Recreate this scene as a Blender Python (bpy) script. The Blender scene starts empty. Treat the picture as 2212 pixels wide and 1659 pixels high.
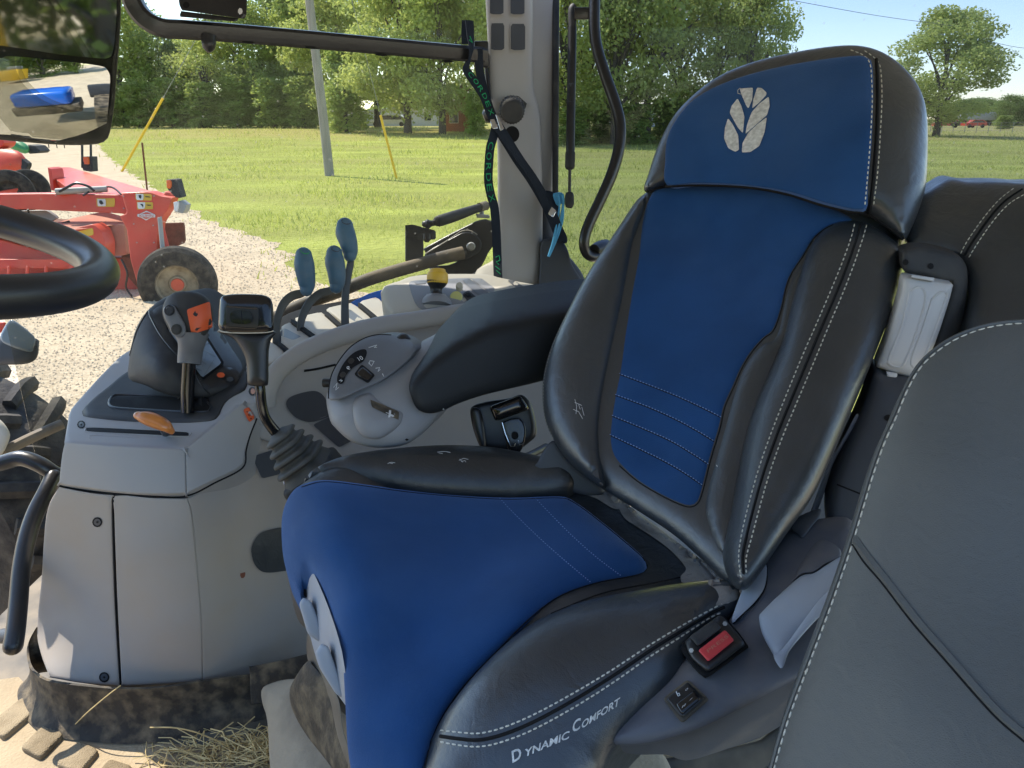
import bpy, bmesh, math, random
import numpy as np
from math import radians, sin, cos, pi, sqrt, atan2
from mathutils import Vector, Matrix
from mathutils.geometry import delaunay_2d_cdt
from mathutils.bvhtree import BVHTree
random.seed(7); rng = np.random.default_rng(7)
sc = bpy.context.scene
COL = sc.collection
# ---------------------------------------------------------------- camera
EYE = Vector((0, 0, 2.3)); F = 1661.0; CX = 1106.0; CY = 829.5
PITCH = math.atan((829.5 - 255) / F)
cd = bpy.data.cameras.new("camera"); cam = bpy.data.objects.new("camera", cd); COL.objects.link(cam)
cam.location = EYE; cam.rotation_euler = (pi/2 - PITCH, 0, 0)
cd.sensor_width = 36; cd.lens = 36*F/2212; cd.clip_start = .05; cd.clip_end = 3000
sc.camera = cam
# ---------------------------------------------------------------- light
SUN_DIR = Vector((-.62, .50, 1.05)).normalized()
SUN_EL = math.asin(SUN_DIR.z); SUN_AZ = atan2(SUN_DIR.x, SUN_DIR.y)
w = bpy.data.worlds.new("World"); sc.world = w; w.use_nodes = True
nt = w.node_tree; nt.nodes.clear()
out = nt.nodes.new("ShaderNodeOutputWorld"); bg = nt.nodes.new("ShaderNodeBackground"); sky = nt.nodes.new("ShaderNodeTexSky")
sky.sky_type = 'NISHITA'; sky.sun_disc = False; sky.sun_elevation = SUN_EL; sky.sun_rotation = SUN_AZ
sky.air_density = 1.; sky.dust_density = .15; sky.ozone_density = 1.4
bg.inputs[1].default_value = .15
nt.links.new(sky.outputs[0], bg.inputs[0]); nt.links.new(bg.outputs[0], out.inputs[0])
ld = bpy.data.lights.new("sun", 'SUN'); ld.energy = 3.4; ld.angle = radians(.5); ld.color = (1, .94, .84)
sun = bpy.data.objects.new("sun", ld); COL.objects.link(sun); sun.location = (-8, 12, 20)
sun.rotation_euler = SUN_DIR.to_track_quat('Z', 'Y').to_euler()
sc.view_settings.view_transform = 'Standard'; sc.view_settings.look = 'None'
sc.view_settings.exposure = 1.5; sc.view_settings.gamma = 1
sc.cycles.max_bounces = 10; sc.cycles.diffuse_bounces = 5; sc.cycles.transparent_max_bounces = 12
sc.cycles.use_denoising = True
# ---------------------------------------------------------------- pixel <-> point (measuring the photo)
S = 1.25
sp, cp = sin(PITCH), cos(PITCH)
def ray(u, v):
    a = (u-CX)/F; b = (v-CY)/F
    return Vector((a, cp - b*sp, -sp - b*cp))
def P(u, v, d): return EYE + ray(u, v)*(d*S)
def PR(u, v, d): return EYE + ray(u, v)*d
def dz(z):                       # depth function of the level z (metres/S below the eye)
    return lambda u, v: z/ray(u, v).z
def Z1(x, y): return (x/2.977, y/2.977)
def Z2(x, y): return (x/2.977, 553+y/2.977)
def Z3(x, y): return (x/2.977, 1106+y/2.977)
def Z4(x, y): return (553+.2969*x, 397.5+.2969*y)
def Zb1(x, y): return (691.3+x/2.977, y/2.977)
def Zb2(x, y): return (553+x/2.977, 864+y/2.977)
def Zb3(x, y): return (1469+x/2.977, y/2.977)
def Zb4(x, y): return (1469+x/2.977, 553+y/2.977)
def Zb5(x, y): return (1037+x/2.977, 1106+y/2.977)
def Zb6(x, y): return (1469+x/2.977, 1106+y/2.977)
def zz(f, pts): return [f(*p) for p in pts]
def tps(ctrl):
    c = np.array(ctrl, float); X = c[:, :2]/500; y = c[:, 2]; n = len(c)
    if n <= 3:
        if n == 1: return lambda u, v: y[0]
        A = np.c_[np.ones(n), X]; s = np.linalg.lstsq(A, y, rcond=None)[0]
        return lambda u, v: float(s[0]+s[1]*u/500+s[2]*v/500)
    def phi(r2): return .5*r2*np.log(r2+1e-12)
    K = phi(((X[:, None]-X[None])**2).sum(-1)) + np.eye(n)*1e-4
    A = np.zeros((n+3, n+3)); A[:n, :n] = K; A[:n, n] = 1; A[:n, n+1:] = X; A[n, :n] = 1; A[n+1:, :n] = X.T
    s = np.linalg.solve(A, np.r_[y, 0, 0, 0])
    def f(u, v):
        q = np.array([u/500, v/500]); return float(phi(((X-q)**2).sum(1)) @ s[:n] + s[n] + s[n+1]*q[0] + s[n+2]*q[1])
    return f
def catmull(pts, n=6, closed=False):
    p = [np.array(q, float) for q in pts]; m = len(p); out = []
    rngs = range(m) if closed else range(m-1)
    for i in rngs:
        if closed: a, b, c, d = p[(i-1) % m], p[i], p[(i+1) % m], p[(i+2) % m]
        else: a, b, c, d = p[max(i-1, 0)], p[i], p[i+1], p[min(i+2, m-1)]
        for k in range(n):
            t = k/n
            out.append(.5*((2*b)+(-a+c)*t+(2*a-5*b+4*c-d)*t*t+(-a+3*b-3*c+d)*t**3))
    if not closed: out.append(p[-1])
    return out
def resample(pts, step, closed=True):
    p = np.array(pts); 
    if closed: p = np.vstack([p, p[:1]])
    seg = np.linalg.norm(np.diff(p, axis=0), axis=1); keep = np.r_[True, seg > 1e-6]; p = p[keep]
    s = np.r_[0, np.cumsum(np.linalg.norm(np.diff(p, axis=0), axis=1))]
    n = max(4, int(round(s[-1]/step)))
    t = np.linspace(0, s[-1], n+1)
    if closed: t = t[:-1]
    return np.stack([np.interp(t, s, p[:, k]) for k in range(p.shape[1])], 1)
# ---------------------------------------------------------------- materials
def lin(c): return tuple(x/12.92 if x <= .04045 else ((x+.055)/1.055)**2.4 for x in c)
def M(name, col, rough=.5, metal=0., spec=.5, var=.12, vs=6., bump=0., bs=400., btype='noise', dust=None, dscale=7., damt=.5, dth=.5,
      sheen=0., coat=0., alpha=None, transl=None, col2=None, c2s=3., c2t=.5, c2w=.1, stretch=None, rvar=.0):
    m = bpy.data.materials.new(name); m.use_nodes = True; t = m.node_tree; N = t.nodes; L = t.links
    b = N["Principled BSDF"]; b.inputs["Roughness"].default_value = rough; b.inputs["Metallic"].default_value = metal
    b.inputs["Specular IOR Level"].default_value = spec
    tc = N.new("ShaderNodeTexCoord"); src = tc.outputs["Object"]
    if stretch:
        mp = N.new("ShaderNodeMapping"); mp.inputs["Scale"].default_value = stretch; L.new(src, mp.inputs[0]); src = mp.outputs[0]
    def noise(s, det=4.):
        n = N.new("ShaderNodeTexNoise"); n.inputs["Scale"].default_value = s; n.inputs["Detail"].default_value = det; L.new(src, n.inputs["Vector"]); return n.outputs["Fac"]
    def ramp(fac, a, c, lo=0., hi=1.):
        r = N.new("ShaderNodeMapRange"); r.inputs[1].default_value = a; r.inputs[2].default_value = c; r.inputs[3].default_value = lo; r.inputs[4].default_value = hi; L.new(fac, r.inputs[0]); return r.outputs[0]
    def mix(fac, A, B):
        x = N.new("ShaderNodeMix"); x.data_type = 'RGBA'; L.new(fac, x.inputs[0])
        for q, i in ((A, 6), (B, 7)):
            if isinstance(q, tuple): x.inputs[i].default_value = (*q, 1)
            else: L.new(q, x.inputs[i])
        return x.outputs[2]
    c = mix(ramp(noise(vs, 6), .3, .7), tuple(max(0, x*(1-var)) for x in col), tuple(min(1, x*(1+var)) for x in col))
    if col2: c = mix(ramp(noise(c2s, 8), c2t-c2w, c2t+c2w), c, col2)
    rsock = None
    if dust:
        dm = ramp(noise(dscale, 9), dth-.12, dth+.18, 0, damt)
        c = mix(dm, c, dust)
        rr = N.new("ShaderNodeMapRange"); rr.inputs[1].default_value = 0; rr.inputs[2].default_value = 1; rr.inputs[3].default_value = rough; rr.inputs[4].default_value = .95
        L.new(dm, rr.inputs[0]); L.new(rr.outputs[0], b.inputs["Roughness"])
    elif rvar:
        L.new(ramp(noise(vs*3, 6), .3, .7, rough-rvar, rough+rvar), b.inputs["Roughness"])
    L.new(c, b.inputs["Base Color"])
    if bump:
        if btype == 'voronoi':
            n = N.new("ShaderNodeTexVoronoi"); n.inputs["Scale"].default_value = bs; L.new(src, n.inputs["Vector"]); fac = n.outputs["Distance"]
        elif btype == 'leather':
            n = N.new("ShaderNodeTexVoronoi"); n.feature = 'DISTANCE_TO_EDGE'; n.inputs["Scale"].default_value = bs; L.new(src, n.inputs["Vector"])
            a = ramp(n.outputs["Distance"], 0, .35, 0, 2.2); ad = N.new("ShaderNodeMath"); ad.operation = 'ADD'; L.new(a, ad.inputs[0]); L.new(noise(bs/14, 3), ad.inputs[1]); fac = ad.outputs[0]
        else: fac = noise(bs, 5)
        if btype == 'leather':
            wz = N.new("ShaderNodeTexNoise"); wz.inputs["Scale"].default_value = 34; wz.inputs["Detail"].default_value = 2; wz.inputs["Distortion"].default_value = 1.6; L.new(src, wz.inputs["Vector"])
            pb = N.new("ShaderNodeBump"); pb.inputs["Strength"].default_value = .35; pb.inputs["Distance"].default_value = .0028; L.new(wz.outputs["Fac"], pb.inputs["Height"])
        bp = N.new("ShaderNodeBump"); bp.inputs["Strength"].default_value = bump; bp.inputs["Distance"].default_value = 1./bs*1.2 if btype != 'noise' else .6/bs*2
        L.new(fac, bp.inputs["Height"]); L.new(bp.outputs[0], b.inputs["Normal"])
        if btype == 'leather': L.new(pb.outputs[0], bp.inputs["Normal"])
    if sheen: b.inputs["Sheen Weight"].default_value = sheen; b.inputs["Sheen Roughness"].default_value = .45; b.inputs["Sheen Tint"].default_value = (.35, .5, .9, 1)
    if coat: b.inputs["Coat Weight"].default_value = coat; b.inputs["Coat Roughness"].default_value = .15
    if transl:
        tr = N.new("ShaderNodeBsdfTranslucent"); tr.inputs[0].default_value = (*transl, 1); ms = N.new("ShaderNodeMixShader"); ms.inputs[0].default_value = .38
        o = N["Material Output"]; L.new(b.outputs[0], ms.inputs[1]); L.new(tr.outputs[0], ms.inputs[2]); L.new(ms.outputs[0], o.inputs[0])
    return m
def glass_mat(name, tint, refl, dustamt, scale=30.):
    m = bpy.data.materials.new(name); m.use_nodes = True; t = m.node_tree; N = t.nodes; L = t.links; N.clear()
    o = N.new("ShaderNodeOutputMaterial"); tr = N.new("ShaderNodeBsdfTransparent"); tr.inputs[0].default_value = (*tint, 1)
    gl = N.new("ShaderNodeBsdfGlossy"); gl.inputs["Roughness"].default_value = .02
    a = N.new("ShaderNodeMixShader"); lw = N.new("ShaderNodeFresnel"); lw.inputs[0].default_value = 1.3
    mu = N.new("ShaderNodeMath"); mu.operation = 'MULTIPLY'; mu.inputs[1].default_value = refl; L.new(lw.outputs[0], mu.inputs[0]); L.new(mu.outputs[0], a.inputs[0])
    L.new(tr.outputs[0], a.inputs[1]); L.new(gl.outputs[0], a.inputs[2])
    df = N.new("ShaderNodeBsdfDiffuse"); df.inputs[0].default_value = (.55, .52, .47, 1); tl = N.new("ShaderNodeBsdfTranslucent"); tl.inputs[0].default_value = (.6, .57, .5, 1)
    dd = N.new("ShaderNodeMixShader"); L.new(df.outputs[0], dd.inputs[1]); L.new(tl.outputs[0], dd.inputs[2])
    tc = N.new("ShaderNodeTexCoord"); n1 = N.new("ShaderNodeTexNoise"); n1.inputs["Scale"].default_value = 3.; n1.inputs["Detail"].default_value = 6; L.new(tc.outputs["Object"], n1.inputs["Vector"])
    n2 = N.new("ShaderNodeTexVoronoi"); n2.inputs["Scale"].default_value = scale; L.new(tc.outputs["Object"], n2.inputs["Vector"])
    r1 = N.new("ShaderNodeMapRange"); r1.inputs[1].default_value = .35; r1.inputs[2].default_value = .75; r1.inputs[3].default_value = dustamt*.25; r1.inputs[4].default_value = dustamt; L.new(n1.outputs["Fac"], r1.inputs[0])
    r2 = N.new("ShaderNodeMapRange"); r2.inputs[1].default_value = .10; r2.inputs[2].default_value = .05; r2.inputs[3].default_value = 0; r2.inputs[4].default_value = .3*min(1., dustamt*30); L.new(n2.outputs["Distance"], r2.inputs[0])
    ad = N.new("ShaderNodeMath"); ad.operation = 'ADD'; L.new(r1.outputs[0], ad.inputs[0]); L.new(r2.outputs[0], ad.inputs[1])
    b = N.new("ShaderNodeMixShader"); L.new(ad.outputs[0], b.inputs[0]); L.new(a.outputs[0], b.inputs[1]); L.new(dd.outputs[0], b.inputs[2]); L.new(b.outputs[0], o.inputs[0])
    return m
DUSTC = (.34, .27, .2)
K = dict(
 blue=M("blue_velour", (.0115, .051, .152), .9, spec=.15, var=.16, vs=7, bump=.4, bs=700, sheen=.4, dust=(.035, .085, .20), dscale=4.5, damt=.6, dth=.55),
 leather=M("black_leather", (.026, .031, .036), .36, spec=.7, coat=.15, var=.12, vs=12, bump=.09, bs=420, btype='leather', rvar=.06),
 leather_grey=M("grey_leather", (.088, .092, .090), .5, spec=.4, var=.08, vs=3, bump=.14, bs=520, btype='leather'),
 leather_dust=M("dusty_leather", (.022, .025, .028), .40, var=.15, vs=12, bump=.08, bs=420, btype='leather', spec=.6, dust=(.16, .14, .12), dscale=9, damt=.45, dth=.62),
 dustyskin=M("dust_film", (.24, .215, .19), .85, var=.2, vs=25, bump=.2, bs=420, btype='leather', col2=(.08, .072, .065), c2s=22, c2t=.66),
 bellow=M("dusty_bellows_rubber", (.065, .063, .056), .6, spec=.35, var=.15, vs=30, bump=.15, bs=400),
 soft=M("armrest_skin", (.013, .015, .017), .5, spec=.28, var=.08, vs=8, bump=.4, bs=700, btype='noise'),
 grey=M("grey_plastic", (.31, .302, .297), .55, spec=.4, var=.05, vs=3, bump=.18, bs=700, dust=(.40, .33, .25), dscale=3.2, damt=.35, dth=.55),
 greylow=M("grey_plastic_scuffed", (.31, .293, .278), .6, spec=.35, var=.06, vs=4, bump=.18, bs=700, dust=(.38, .28, .18), dscale=3.6, damt=.55, dth=.45),
 pod=M("blue_grey_plastic", (.22, .222, .232), .5, spec=.4, var=.04, vs=5, bump=.15, bs=800),
 podface=M("dark_grey_plastic", (.12, .125, .135), .45, spec=.4, var=.05, vs=5, bump=.12, bs=900),
 cover=M("slate_plastic", (.085, .09, .108), .5, spec=.4, var=.08, vs=8, bump=.2, bs=700, dust=(.32, .27, .22), dscale=11, damt=.4, dth=.58),
 column=M("charcoal_plastic", (.045, .05, .06), .5, spec=.4, var=.08, vs=8, bump=.2, bs=700),
 black=M("black_plastic", (.014, .014, .015), .38, spec=.45, var=.15, vs=14, bump=.08, bs=600),
 blackmat=M("matt_black_plastic", (.02, .021, .023), .6, spec=.35, var=.15, vs=9, bump=.2, bs=500, dust=(.2, .18, .15), dscale=14, damt=.18, dth=.55),
 blackgloss=M("gloss_black", (.008, .008, .009), .16, spec=.5, var=.1, vs=20),
 blackmetal=M("black_painted_steel", (.012, .012, .013), .32, spec=.5, var=.2, vs=14, bump=.06, bs=120),
 dirtymetal=M("dusty_black_steel", (.02, .019, .018), .5, var=.2, vs=20, dust=(.26, .21, .15), dscale=9, damt=.75, dth=.46),
 rubber=M("dusty_rubber", (.045, .038, .030), .7, spec=.3, var=.25, vs=22, bump=.3, bs=200, dust=(.30, .23, .14), dscale=34, damt=.6, dth=.55),
 rubber2=M("pale_dusty_rubber", (.10, .09, .075), .85, spec=.2, var=.12, vs=12, bump=.3, bs=150, dust=(.38, .32, .235), dscale=6, damt=.9, dth=.40),
 mat=M("floor_mat_rubber", (.32, .245, .155), .9, spec=.2, var=.15, vs=10, bump=.4, bs=160, dust=(.40, .32, .21), dscale=6, damt=.8, dth=.42),
 matpad=M("tread_pad_rubber", (.17, .13, .08), .95, spec=.15, var=.2, vs=40, bump=.5, bs=330, btype='voronoi', dust=(.40, .32, .21), dscale=12, damt=.6, dth=.45),
 cream=M("cream_plastic", (.46, .43, .37), .6, spec=.35, var=.05, vs=6, bump=.2, bs=600, dust=(.5, .44, .34), dscale=8, damt=.3, dth=.5),
 pale=M("pale_blue_grey_plastic", (.29, .32, .37), .5, spec=.4, var=.06, vs=7, bump=.1, bs=800, dust=(.36, .31, .25), dscale=9, damt=.4, dth=.62),
 white=M("white_plastic", (.46, .46, .46), .45, spec=.4, var=.04, vs=7),
 thread=M("cream_thread", (.55, .53, .46), .8, spec=.2, var=.1, vs=60),
 thread_blue=M("blue_thread", (.20, .29, .50), .8, spec=.2),
 seam=M("dark_seam", (.008, .008, .009), .8, spec=.2),
 embroid=M("silver_embroidery", (.55, .55, .54), .7, spec=.3, var=.25, vs=160, bump=.8, bs=700),
 ink=M("white_print", (.6, .6, .6), .6), inkdark=M("black_print", (.01, .01, .01), .6),
 orange=M("orange_label", (.62, .09, .02), .45, var=.04),
 amber=M("amber_plastic", (.50, .17, .035), .3, spec=.5, var=.15, vs=40, coat=.4),
 steelblue=M("steel_blue_rubber", (.05, .11, .165), .5, spec=.4, var=.1, vs=18, bump=.15, bs=600, dust=(.2, .2, .18), dscale=30, damt=.25, dth=.55),
 green=M("green_plastic", (.03, .23, .08), .4), yellow=M("yellow_plastic", (.60, .36, .03), .45, var=.12, vs=30),
 paleyellow=M("pale_yellow_plastic", (.58, .55, .20), .45), red=M("red_plastic", (.50, .035, .04), .45, var=.06, vs=30),
 leverarm=M("satin_steel", (.06, .058, .052), .4, metal=.4, var=.2, vs=25), chrome=M("bright_metal", (.6, .6, .6), .25, metal=1.),
 webbing=M("navy_webbing", (.012, .018, .03), .8, spec=.25, var=.2, vs=30, bump=.8, bs=500), webgreen=M("green_woven_letters", (.02, .28, .12), .8, spec=.2),
 string=M("light_blue_string", (.10, .36, .60), .8, spec=.2),
 screen=M("grey_screen", (.16, .20, .24), .15, spec=.5, var=.08, vs=12),
 screenline=M("screen_lines", (.07, .09, .11), .3),
 glass=glass_mat("dusty_window_glass", (.80, .80, .77), .22, .026, 26.),
 glass2=glass_mat("rear_window_glass", (.58, .60, .655), .3, .022, 22.),
 mirror=M("mirror_glass", (.55, .58, .56), .03, metal=1., var=.04),
 headliner=M("pale_headliner", (.42, .42, .41), .9, spec=.1),
 redpaint=M("red_paint", (.66, .065, .028), .4, spec=.5, var=.12, vs=3, coat=.1, dust=(.55, .2, .12), dscale=2.5, damt=.3, dth=.55),
 redfade=M("faded_red_canvas", (.44, .11, .07), .7, var=.15, vs=3, dust=(.5, .32, .22), dscale=2, damt=.6, dth=.45),
 tyre=M("tyre_rubber", (.028, .026, .025), .8, spec=.2, var=.2, vs=8, bump=.3, bs=60, dust=(.16, .14, .11), dscale=14, damt=.4, dth=.52),
 rimcream=M("cream_wheel_rim", (.40, .34, .24), .6, var=.15, vs=9, dust=(.16, .12, .08), dscale=9, damt=.8, dth=.48),
 greymetal=M("grey_steel", (.32, .32, .31), .5, var=.1, vs=4), lampwhite=M("clear_lamp", (.7, .7, .7), .15), lamporange=M("orange_lens", (.75, .14, .02), .2),
 labelyellow=M("yellow_label", (.65, .42, .04), .5), labelwhite=M("white_label", (.7, .7, .68), .5),
 bluepaint=M("blue_tractor_paint", (.012, .12, .55), .25, spec=.5, var=.05, coat=.5), yellowpaint=M("yellow_machine_paint", (.75, .45, .03), .4),
 pole=M("weathered_pole", (.30, .28, .25), .85, var=.2, vs=2, stretch=(6, 6, .5), bump=.3, bs=20), guard=M("yellow_guard", (.80, .50, .02), .5),
 rust=M("rusty_steel", (.16, .05, .025), .8, var=.3, vs=10),
 leaf=M("leaves", (.24, .33, .08), .55, spec=.3, var=.35, vs=1.2, transl=(.52, .60, .15)),
 leaf2=M("light_leaves", (.34, .41, .11), .55, spec=.3, var=.35, vs=1.2, transl=(.65, .70, .2)),
 leaf3=M("dark_leaves", (.16, .23, .07), .6, spec=.3, var=.4, vs=1.2, transl=(.36, .45, .11)),
 bark=M("bark", (.10, .085, .07), .9, var=.3, vs=3, bump=.6, bs=12),
 brick=M("red_brick", (.33, .12, .07), .85, var=.2, vs=6), roofing=M("brown_shingles", (.16, .11, .09), .9, var=.2, vs=5),
 siding=M("white_siding", (.6, .6, .58), .7), windowdark=M("dark_window", (.03, .035, .04), .1),
 straw=M("dry_straw", (.62, .46, .20), .7, var=.25, vs=40),
 fencewire=M("fence_metal", (.25, .25, .24), .6),
)
# ---------------------------------------------------------------- objects
BV = {}
def link(o): COL.objects.link(o); return o
def root(name, label, cat, loc, group=None, rz=0.):
    o = bpy.data.objects.new(name, None); o.empty_display_size = .1; o.location = loc; o.rotation_euler = (0, 0, rz); link(o)
    o["label"] = label; o["category"] = cat
    if group: o["group"] = group
    return o
def tag(o, label=None, cat=None, group=None, kind=None):
    for k, v in (("label", label), ("category", cat), ("group", group), ("kind", kind)):
        if v: o[k] = v
    return o
def worldloc(o):
    p = Vector((0, 0, 0))
    while o is not None: p = p + o.location; o = o.parent
    return p
def obj(name, verts, faces, mat, parent=None, sharp=35, smooth=True, origin=None, recalc=True, mats=None, fmat=None):
    V = [Vector(v) for v in verts]
    if parent is not None: off = worldloc(parent)
    elif origin is not None: off = Vector(origin)
    else:
        a = np.array([tuple(v) for v in V]); off = Vector(((a[:, 0].min()+a[:, 0].max())/2, (a[:, 1].min()+a[:, 1].max())/2, a[:, 2].min()))
    me = bpy.data.meshes.new(name); me.from_pydata([v-off for v in V], [], [list(f) for f in faces]); me.update()
    if recalc:
        bm = bmesh.new(); bm.from_mesh(me); bmesh.ops.recalc_face_normals(bm, faces=bm.faces); bm.to_mesh(me); bm.free()
    if smooth:
        me.shade_smooth(); me.set_sharp_from_angle(angle=radians(sharp))
    for mm in (mats or [mat]): me.materials.append(K[mm] if isinstance(mm, str) else mm)
    if fmat is not None: me.polygons.foreach_set("material_index", fmat)
    o = bpy.data.objects.new(name, me); link(o)
    if parent is not None: o.parent = parent
    else: o.location = off
    BV[o.name] = BVHTree.FromPolygons(V, [list(f) for f in faces])
    o["_b"] = o.name; KEY[o] = o.name
    del o["_b"]
    return o
KEY = {}
class MB:
    def __init__(s): s.v = []; s.f = []
    def add(s, vf):
        n = len(s.v); s.v += list(vf[0]); s.f += [tuple(i+n for i in f) for f in vf[1]]; return s
    def obj(s, name, mat, parent=None, **k): return obj(name, s.v, s.f, mat, parent, **k)
def join(*a):
    m = MB()
    for x in a: m.add(x)
    return (m.v, m.f)
def sweep(pts, rad, n=14, closed=False, rnd=False, flat=1., up=None, sub=5, square=False):
    """pts world points, rad list/scalar; returns verts, faces"""
    m = len(pts); rad = list(rad) if hasattr(rad, '__len__') else [rad]*m
    q = [(*p, r) for p, r in zip(pts, rad)]
    c = np.array(catmull(q, sub, closed)) if sub > 1 else np.array(q)
    p = c[:, :3]; r = np.maximum(c[:, 3], 1e-5); k = len(p)
    if closed: T = np.roll(p, -1, 0)-np.roll(p, 1, 0)
    else:
        T = np.gradient(p, axis=0)
    T /= np.linalg.norm(T, axis=1)[:, None]+1e-12
    u0 = np.array(up if up is not None else (0, 0, 1.)); 
    if abs(np.dot(u0, T[0])) > .95: u0 = np.array((1., 0, 0))
    U = []; u = u0-np.dot(u0, T[0])*T[0]; u /= np.linalg.norm(u)
    for i in range(k):
        u = u-np.dot(u, T[i])*T[i]; u /= np.linalg.norm(u)+1e-12; U.append(u)
    if rnd and not closed:
        A = []; 
        for a in (80, 60, 40, 20): A.append((p[0]-T[0]*r[0]*sin(radians(a)), r[0]*cos(radians(a)), T[0], U[0]))
        B = [(p[-1]+T[-1]*r[-1]*sin(radians(a)), r[-1]*cos(radians(a)), T[-1], U[-1]) for a in (20, 40, 60, 80)]
        R = A+[(p[i], r[i], T[i], U[i]) for i in range(k)]+B
    else: R = [(p[i], r[i], T[i], U[i]) for i in range(k)]
    V = []; Fc = []
    for (c0, rr, t, u) in R:
        b = np.cross(t, u)
        for j in range(n):
            a = 2*pi*j/n
            if square:
                a = 2*pi*(j+.5)/n; ca, sa = cos(a), sin(a); e = 5.; g = (abs(ca)**e+abs(sa)**e)**(-1/e); ca *= g; sa *= g
            else: ca, sa = cos(a), sin(a)
            V.append(tuple(c0+u*rr*ca*flat+b*rr*sa))
    K_ = len(R)
    for i in range(K_ if closed else K_-1):
        i2 = (i+1) % K_
        for j in range(n):
            j2 = (j+1) % n; Fc.append((i*n+j, i*n+j2, i2*n+j2, i2*n+j))
    if not closed: Fc.append(tuple(range(n))[::-1]); Fc.append(tuple((K_-1)*n+j for j in range(n)))
    return V, Fc
def psweep(l, **k):              # list of (u, v, depth, radius in px)
    return sweep([P(u, v, d) for u, v, d, r in l], [r*d*S/F for u, v, d, r in l], **k)
def box(c, h, R=None, bev=0., seg=2):
    bm = bmesh.new(); bmesh.ops.create_cube(bm, size=2)
    for v in bm.verts: v.co = Vector((v.co.x*h[0], v.co.y*h[1], v.co.z*h[2]))
    if bev: bmesh.ops.bevel(bm, geom=bm.edges[:]+bm.verts[:], offset=bev, segments=seg, profile=.5, affect='EDGES')
    R = R or Matrix.Identity(3)
    vs = [R @ v.co + Vector(c) for v in bm.verts]; bm.verts.index_update(); fs = [tuple(v.index for v in f.verts) for f in bm.faces]; bm.free()
    return vs, fs
def cyl(a, b, r, n=20, r2=None, bev=.15):
    a = Vector(a); b = Vector(b); r2 = r if r2 is None else r2; d = (b-a)
    e = min(bev*r, d.length*.4); t = d.normalized()
    return sweep([a, a+t*1e-5, a+t*e, b-t*e, b-t*1e-5, b], [r-e, r-e*.9, r, r2, r2-e*.9, r2-e], n=n, sub=1)
def segdist(Q, O):
    A = O; B = np.roll(O, -1, 0); D = B-A; L2 = (D**2).sum(1)+1e-12
    best = np.full(len(Q), 1e9)
    for i in range(0, len(Q), 2000):
        q = Q[i:i+2000, None]; t = np.clip(((q-A)*D).sum(-1)/L2, 0, 1)
        best[i:i+2000] = np.sqrt((((A+t[..., None]*D)-q)**2).sum(-1)).min(1)
    return best
def inside(Q, O):
    A = O; B = np.roll(O, -1, 0); x, y = Q[:, 0:1], Q[:, 1:2]
    c = ((A[:, 1] > y) != (B[:, 1] > y)) & (x < (B[:, 0]-A[:, 0])*(y-A[:, 1])/(B[:, 1]-A[:, 1]+1e-12)+A[:, 0])
    return c.sum(1) % 2 == 1
def tri2d(O, step, rings=()):
    pts = [O]
    T = np.roll(O, -1, 0)-np.roll(O, 1, 0); T /= np.linalg.norm(T, axis=1)[:, None]+1e-9
    Nn = np.stack([-T[:, 1], T[:, 0]], 1)
    area = .5*np.sum(O[:, 0]*np.roll(O[:, 1], -1)-np.roll(O[:, 0], -1)*O[:, 1])
    if area < 0: Nn = -Nn
    for r in rings:
        q = O+Nn*r; ok = inside(q, O); q = q[ok]
        if len(q):
            dd = segdist(q, O); pts.append(q[dd > r*.93])
    x = np.arange(O[:, 0].min()+step/2, O[:, 0].max(), step); y = np.arange(O[:, 1].min()+step/2, O[:, 1].max(), step)
    if len(x) and len(y):
        g = np.stack(np.meshgrid(x, y), -1).reshape(-1, 2); g = g+rng.uniform(-.1, .1, g.shape)*step; g = g[inside(g, O)]
        if len(g):
            dd = segdist(g, O); g = g[dd > (max(rings)*1.05+step*.3 if rings else step*.45)]
            if len(g): pts.append(g)
    Q = np.vstack(pts); n = len(O)
    r = delaunay_2d_cdt([Vector(q) for q in Q], [(i, (i+1) % n) for i in range(n)], [], 1, 1e-4)
    return np.array([tuple(v) for v in r[0]]), [tuple(f) for f in r[2]]
def puffgeo(outline, depth, H=.01, R=.01, T=.03, step=16, sm=6, nv=None, back=None, ostep=None, shape=None, dens=(.03, .1, .22, .42, .7, 1.)):
    O = resample(catmull(outline, sm, True) if sm > 1 else outline, ostep or step*.6)
    if not callable(depth): depth = tps(depth) if hasattr(depth, '__len__') else (lambda u, v, d=depth: d)
    dm = np.mean([depth(*o) for o in O]); ppm = F/(dm*S); Rp = R*ppm
    V2, Fc = tri2d(O, step, [Rp*k for k in dens if Rp*k > .4] if R else ())
    D = segdist(V2, O); V = []; B = []
    for (u, v), dd in zip(V2, D):
        d = depth(u, v); p = P(u, v, d); n = -(p-EYE).normalized() if nv is None else Vector(nv)
        t = min(dd/Rp, 1.) if Rp > 0 else 1.; h = H*sqrt(max(0, 1-(1-t)**2))
        if shape: h += shape(u, v, dd)
        V.append(p+n*h); bk = (p-EYE).normalized() if back is None else Vector(back); B.append(p+bk*T)
    n = len(V); cnt = {}
    for f in Fc:
        for i in range(len(f)):
            a, b = f[i], f[(i+1) % len(f)]; cnt[(a, b)] = 1
    side = [(a, b) for (a, b) in cnt if (b, a) not in cnt]
    faces = list(Fc)+[tuple(i+n for i in f[::-1]) for f in Fc]+[(b, a, a+n, b+n) for a, b in side]
    return V+B, faces
def puff(name, outline, depth, mat, parent=None, sharp=50, **k):
    g = puffgeo(outline, depth, **k); return obj(name, g[0], g[1], mat, parent, sharp=sharp)
def hit(u, v, targets):
    r = ray(u, v).normalized(); best = None
    for o in targets:
        h = BV[KEY[o]].ray_cast(EYE, r)
        if h[0] is not None and (best is None or h[3] < best[3]): best = h
    return best
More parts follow.
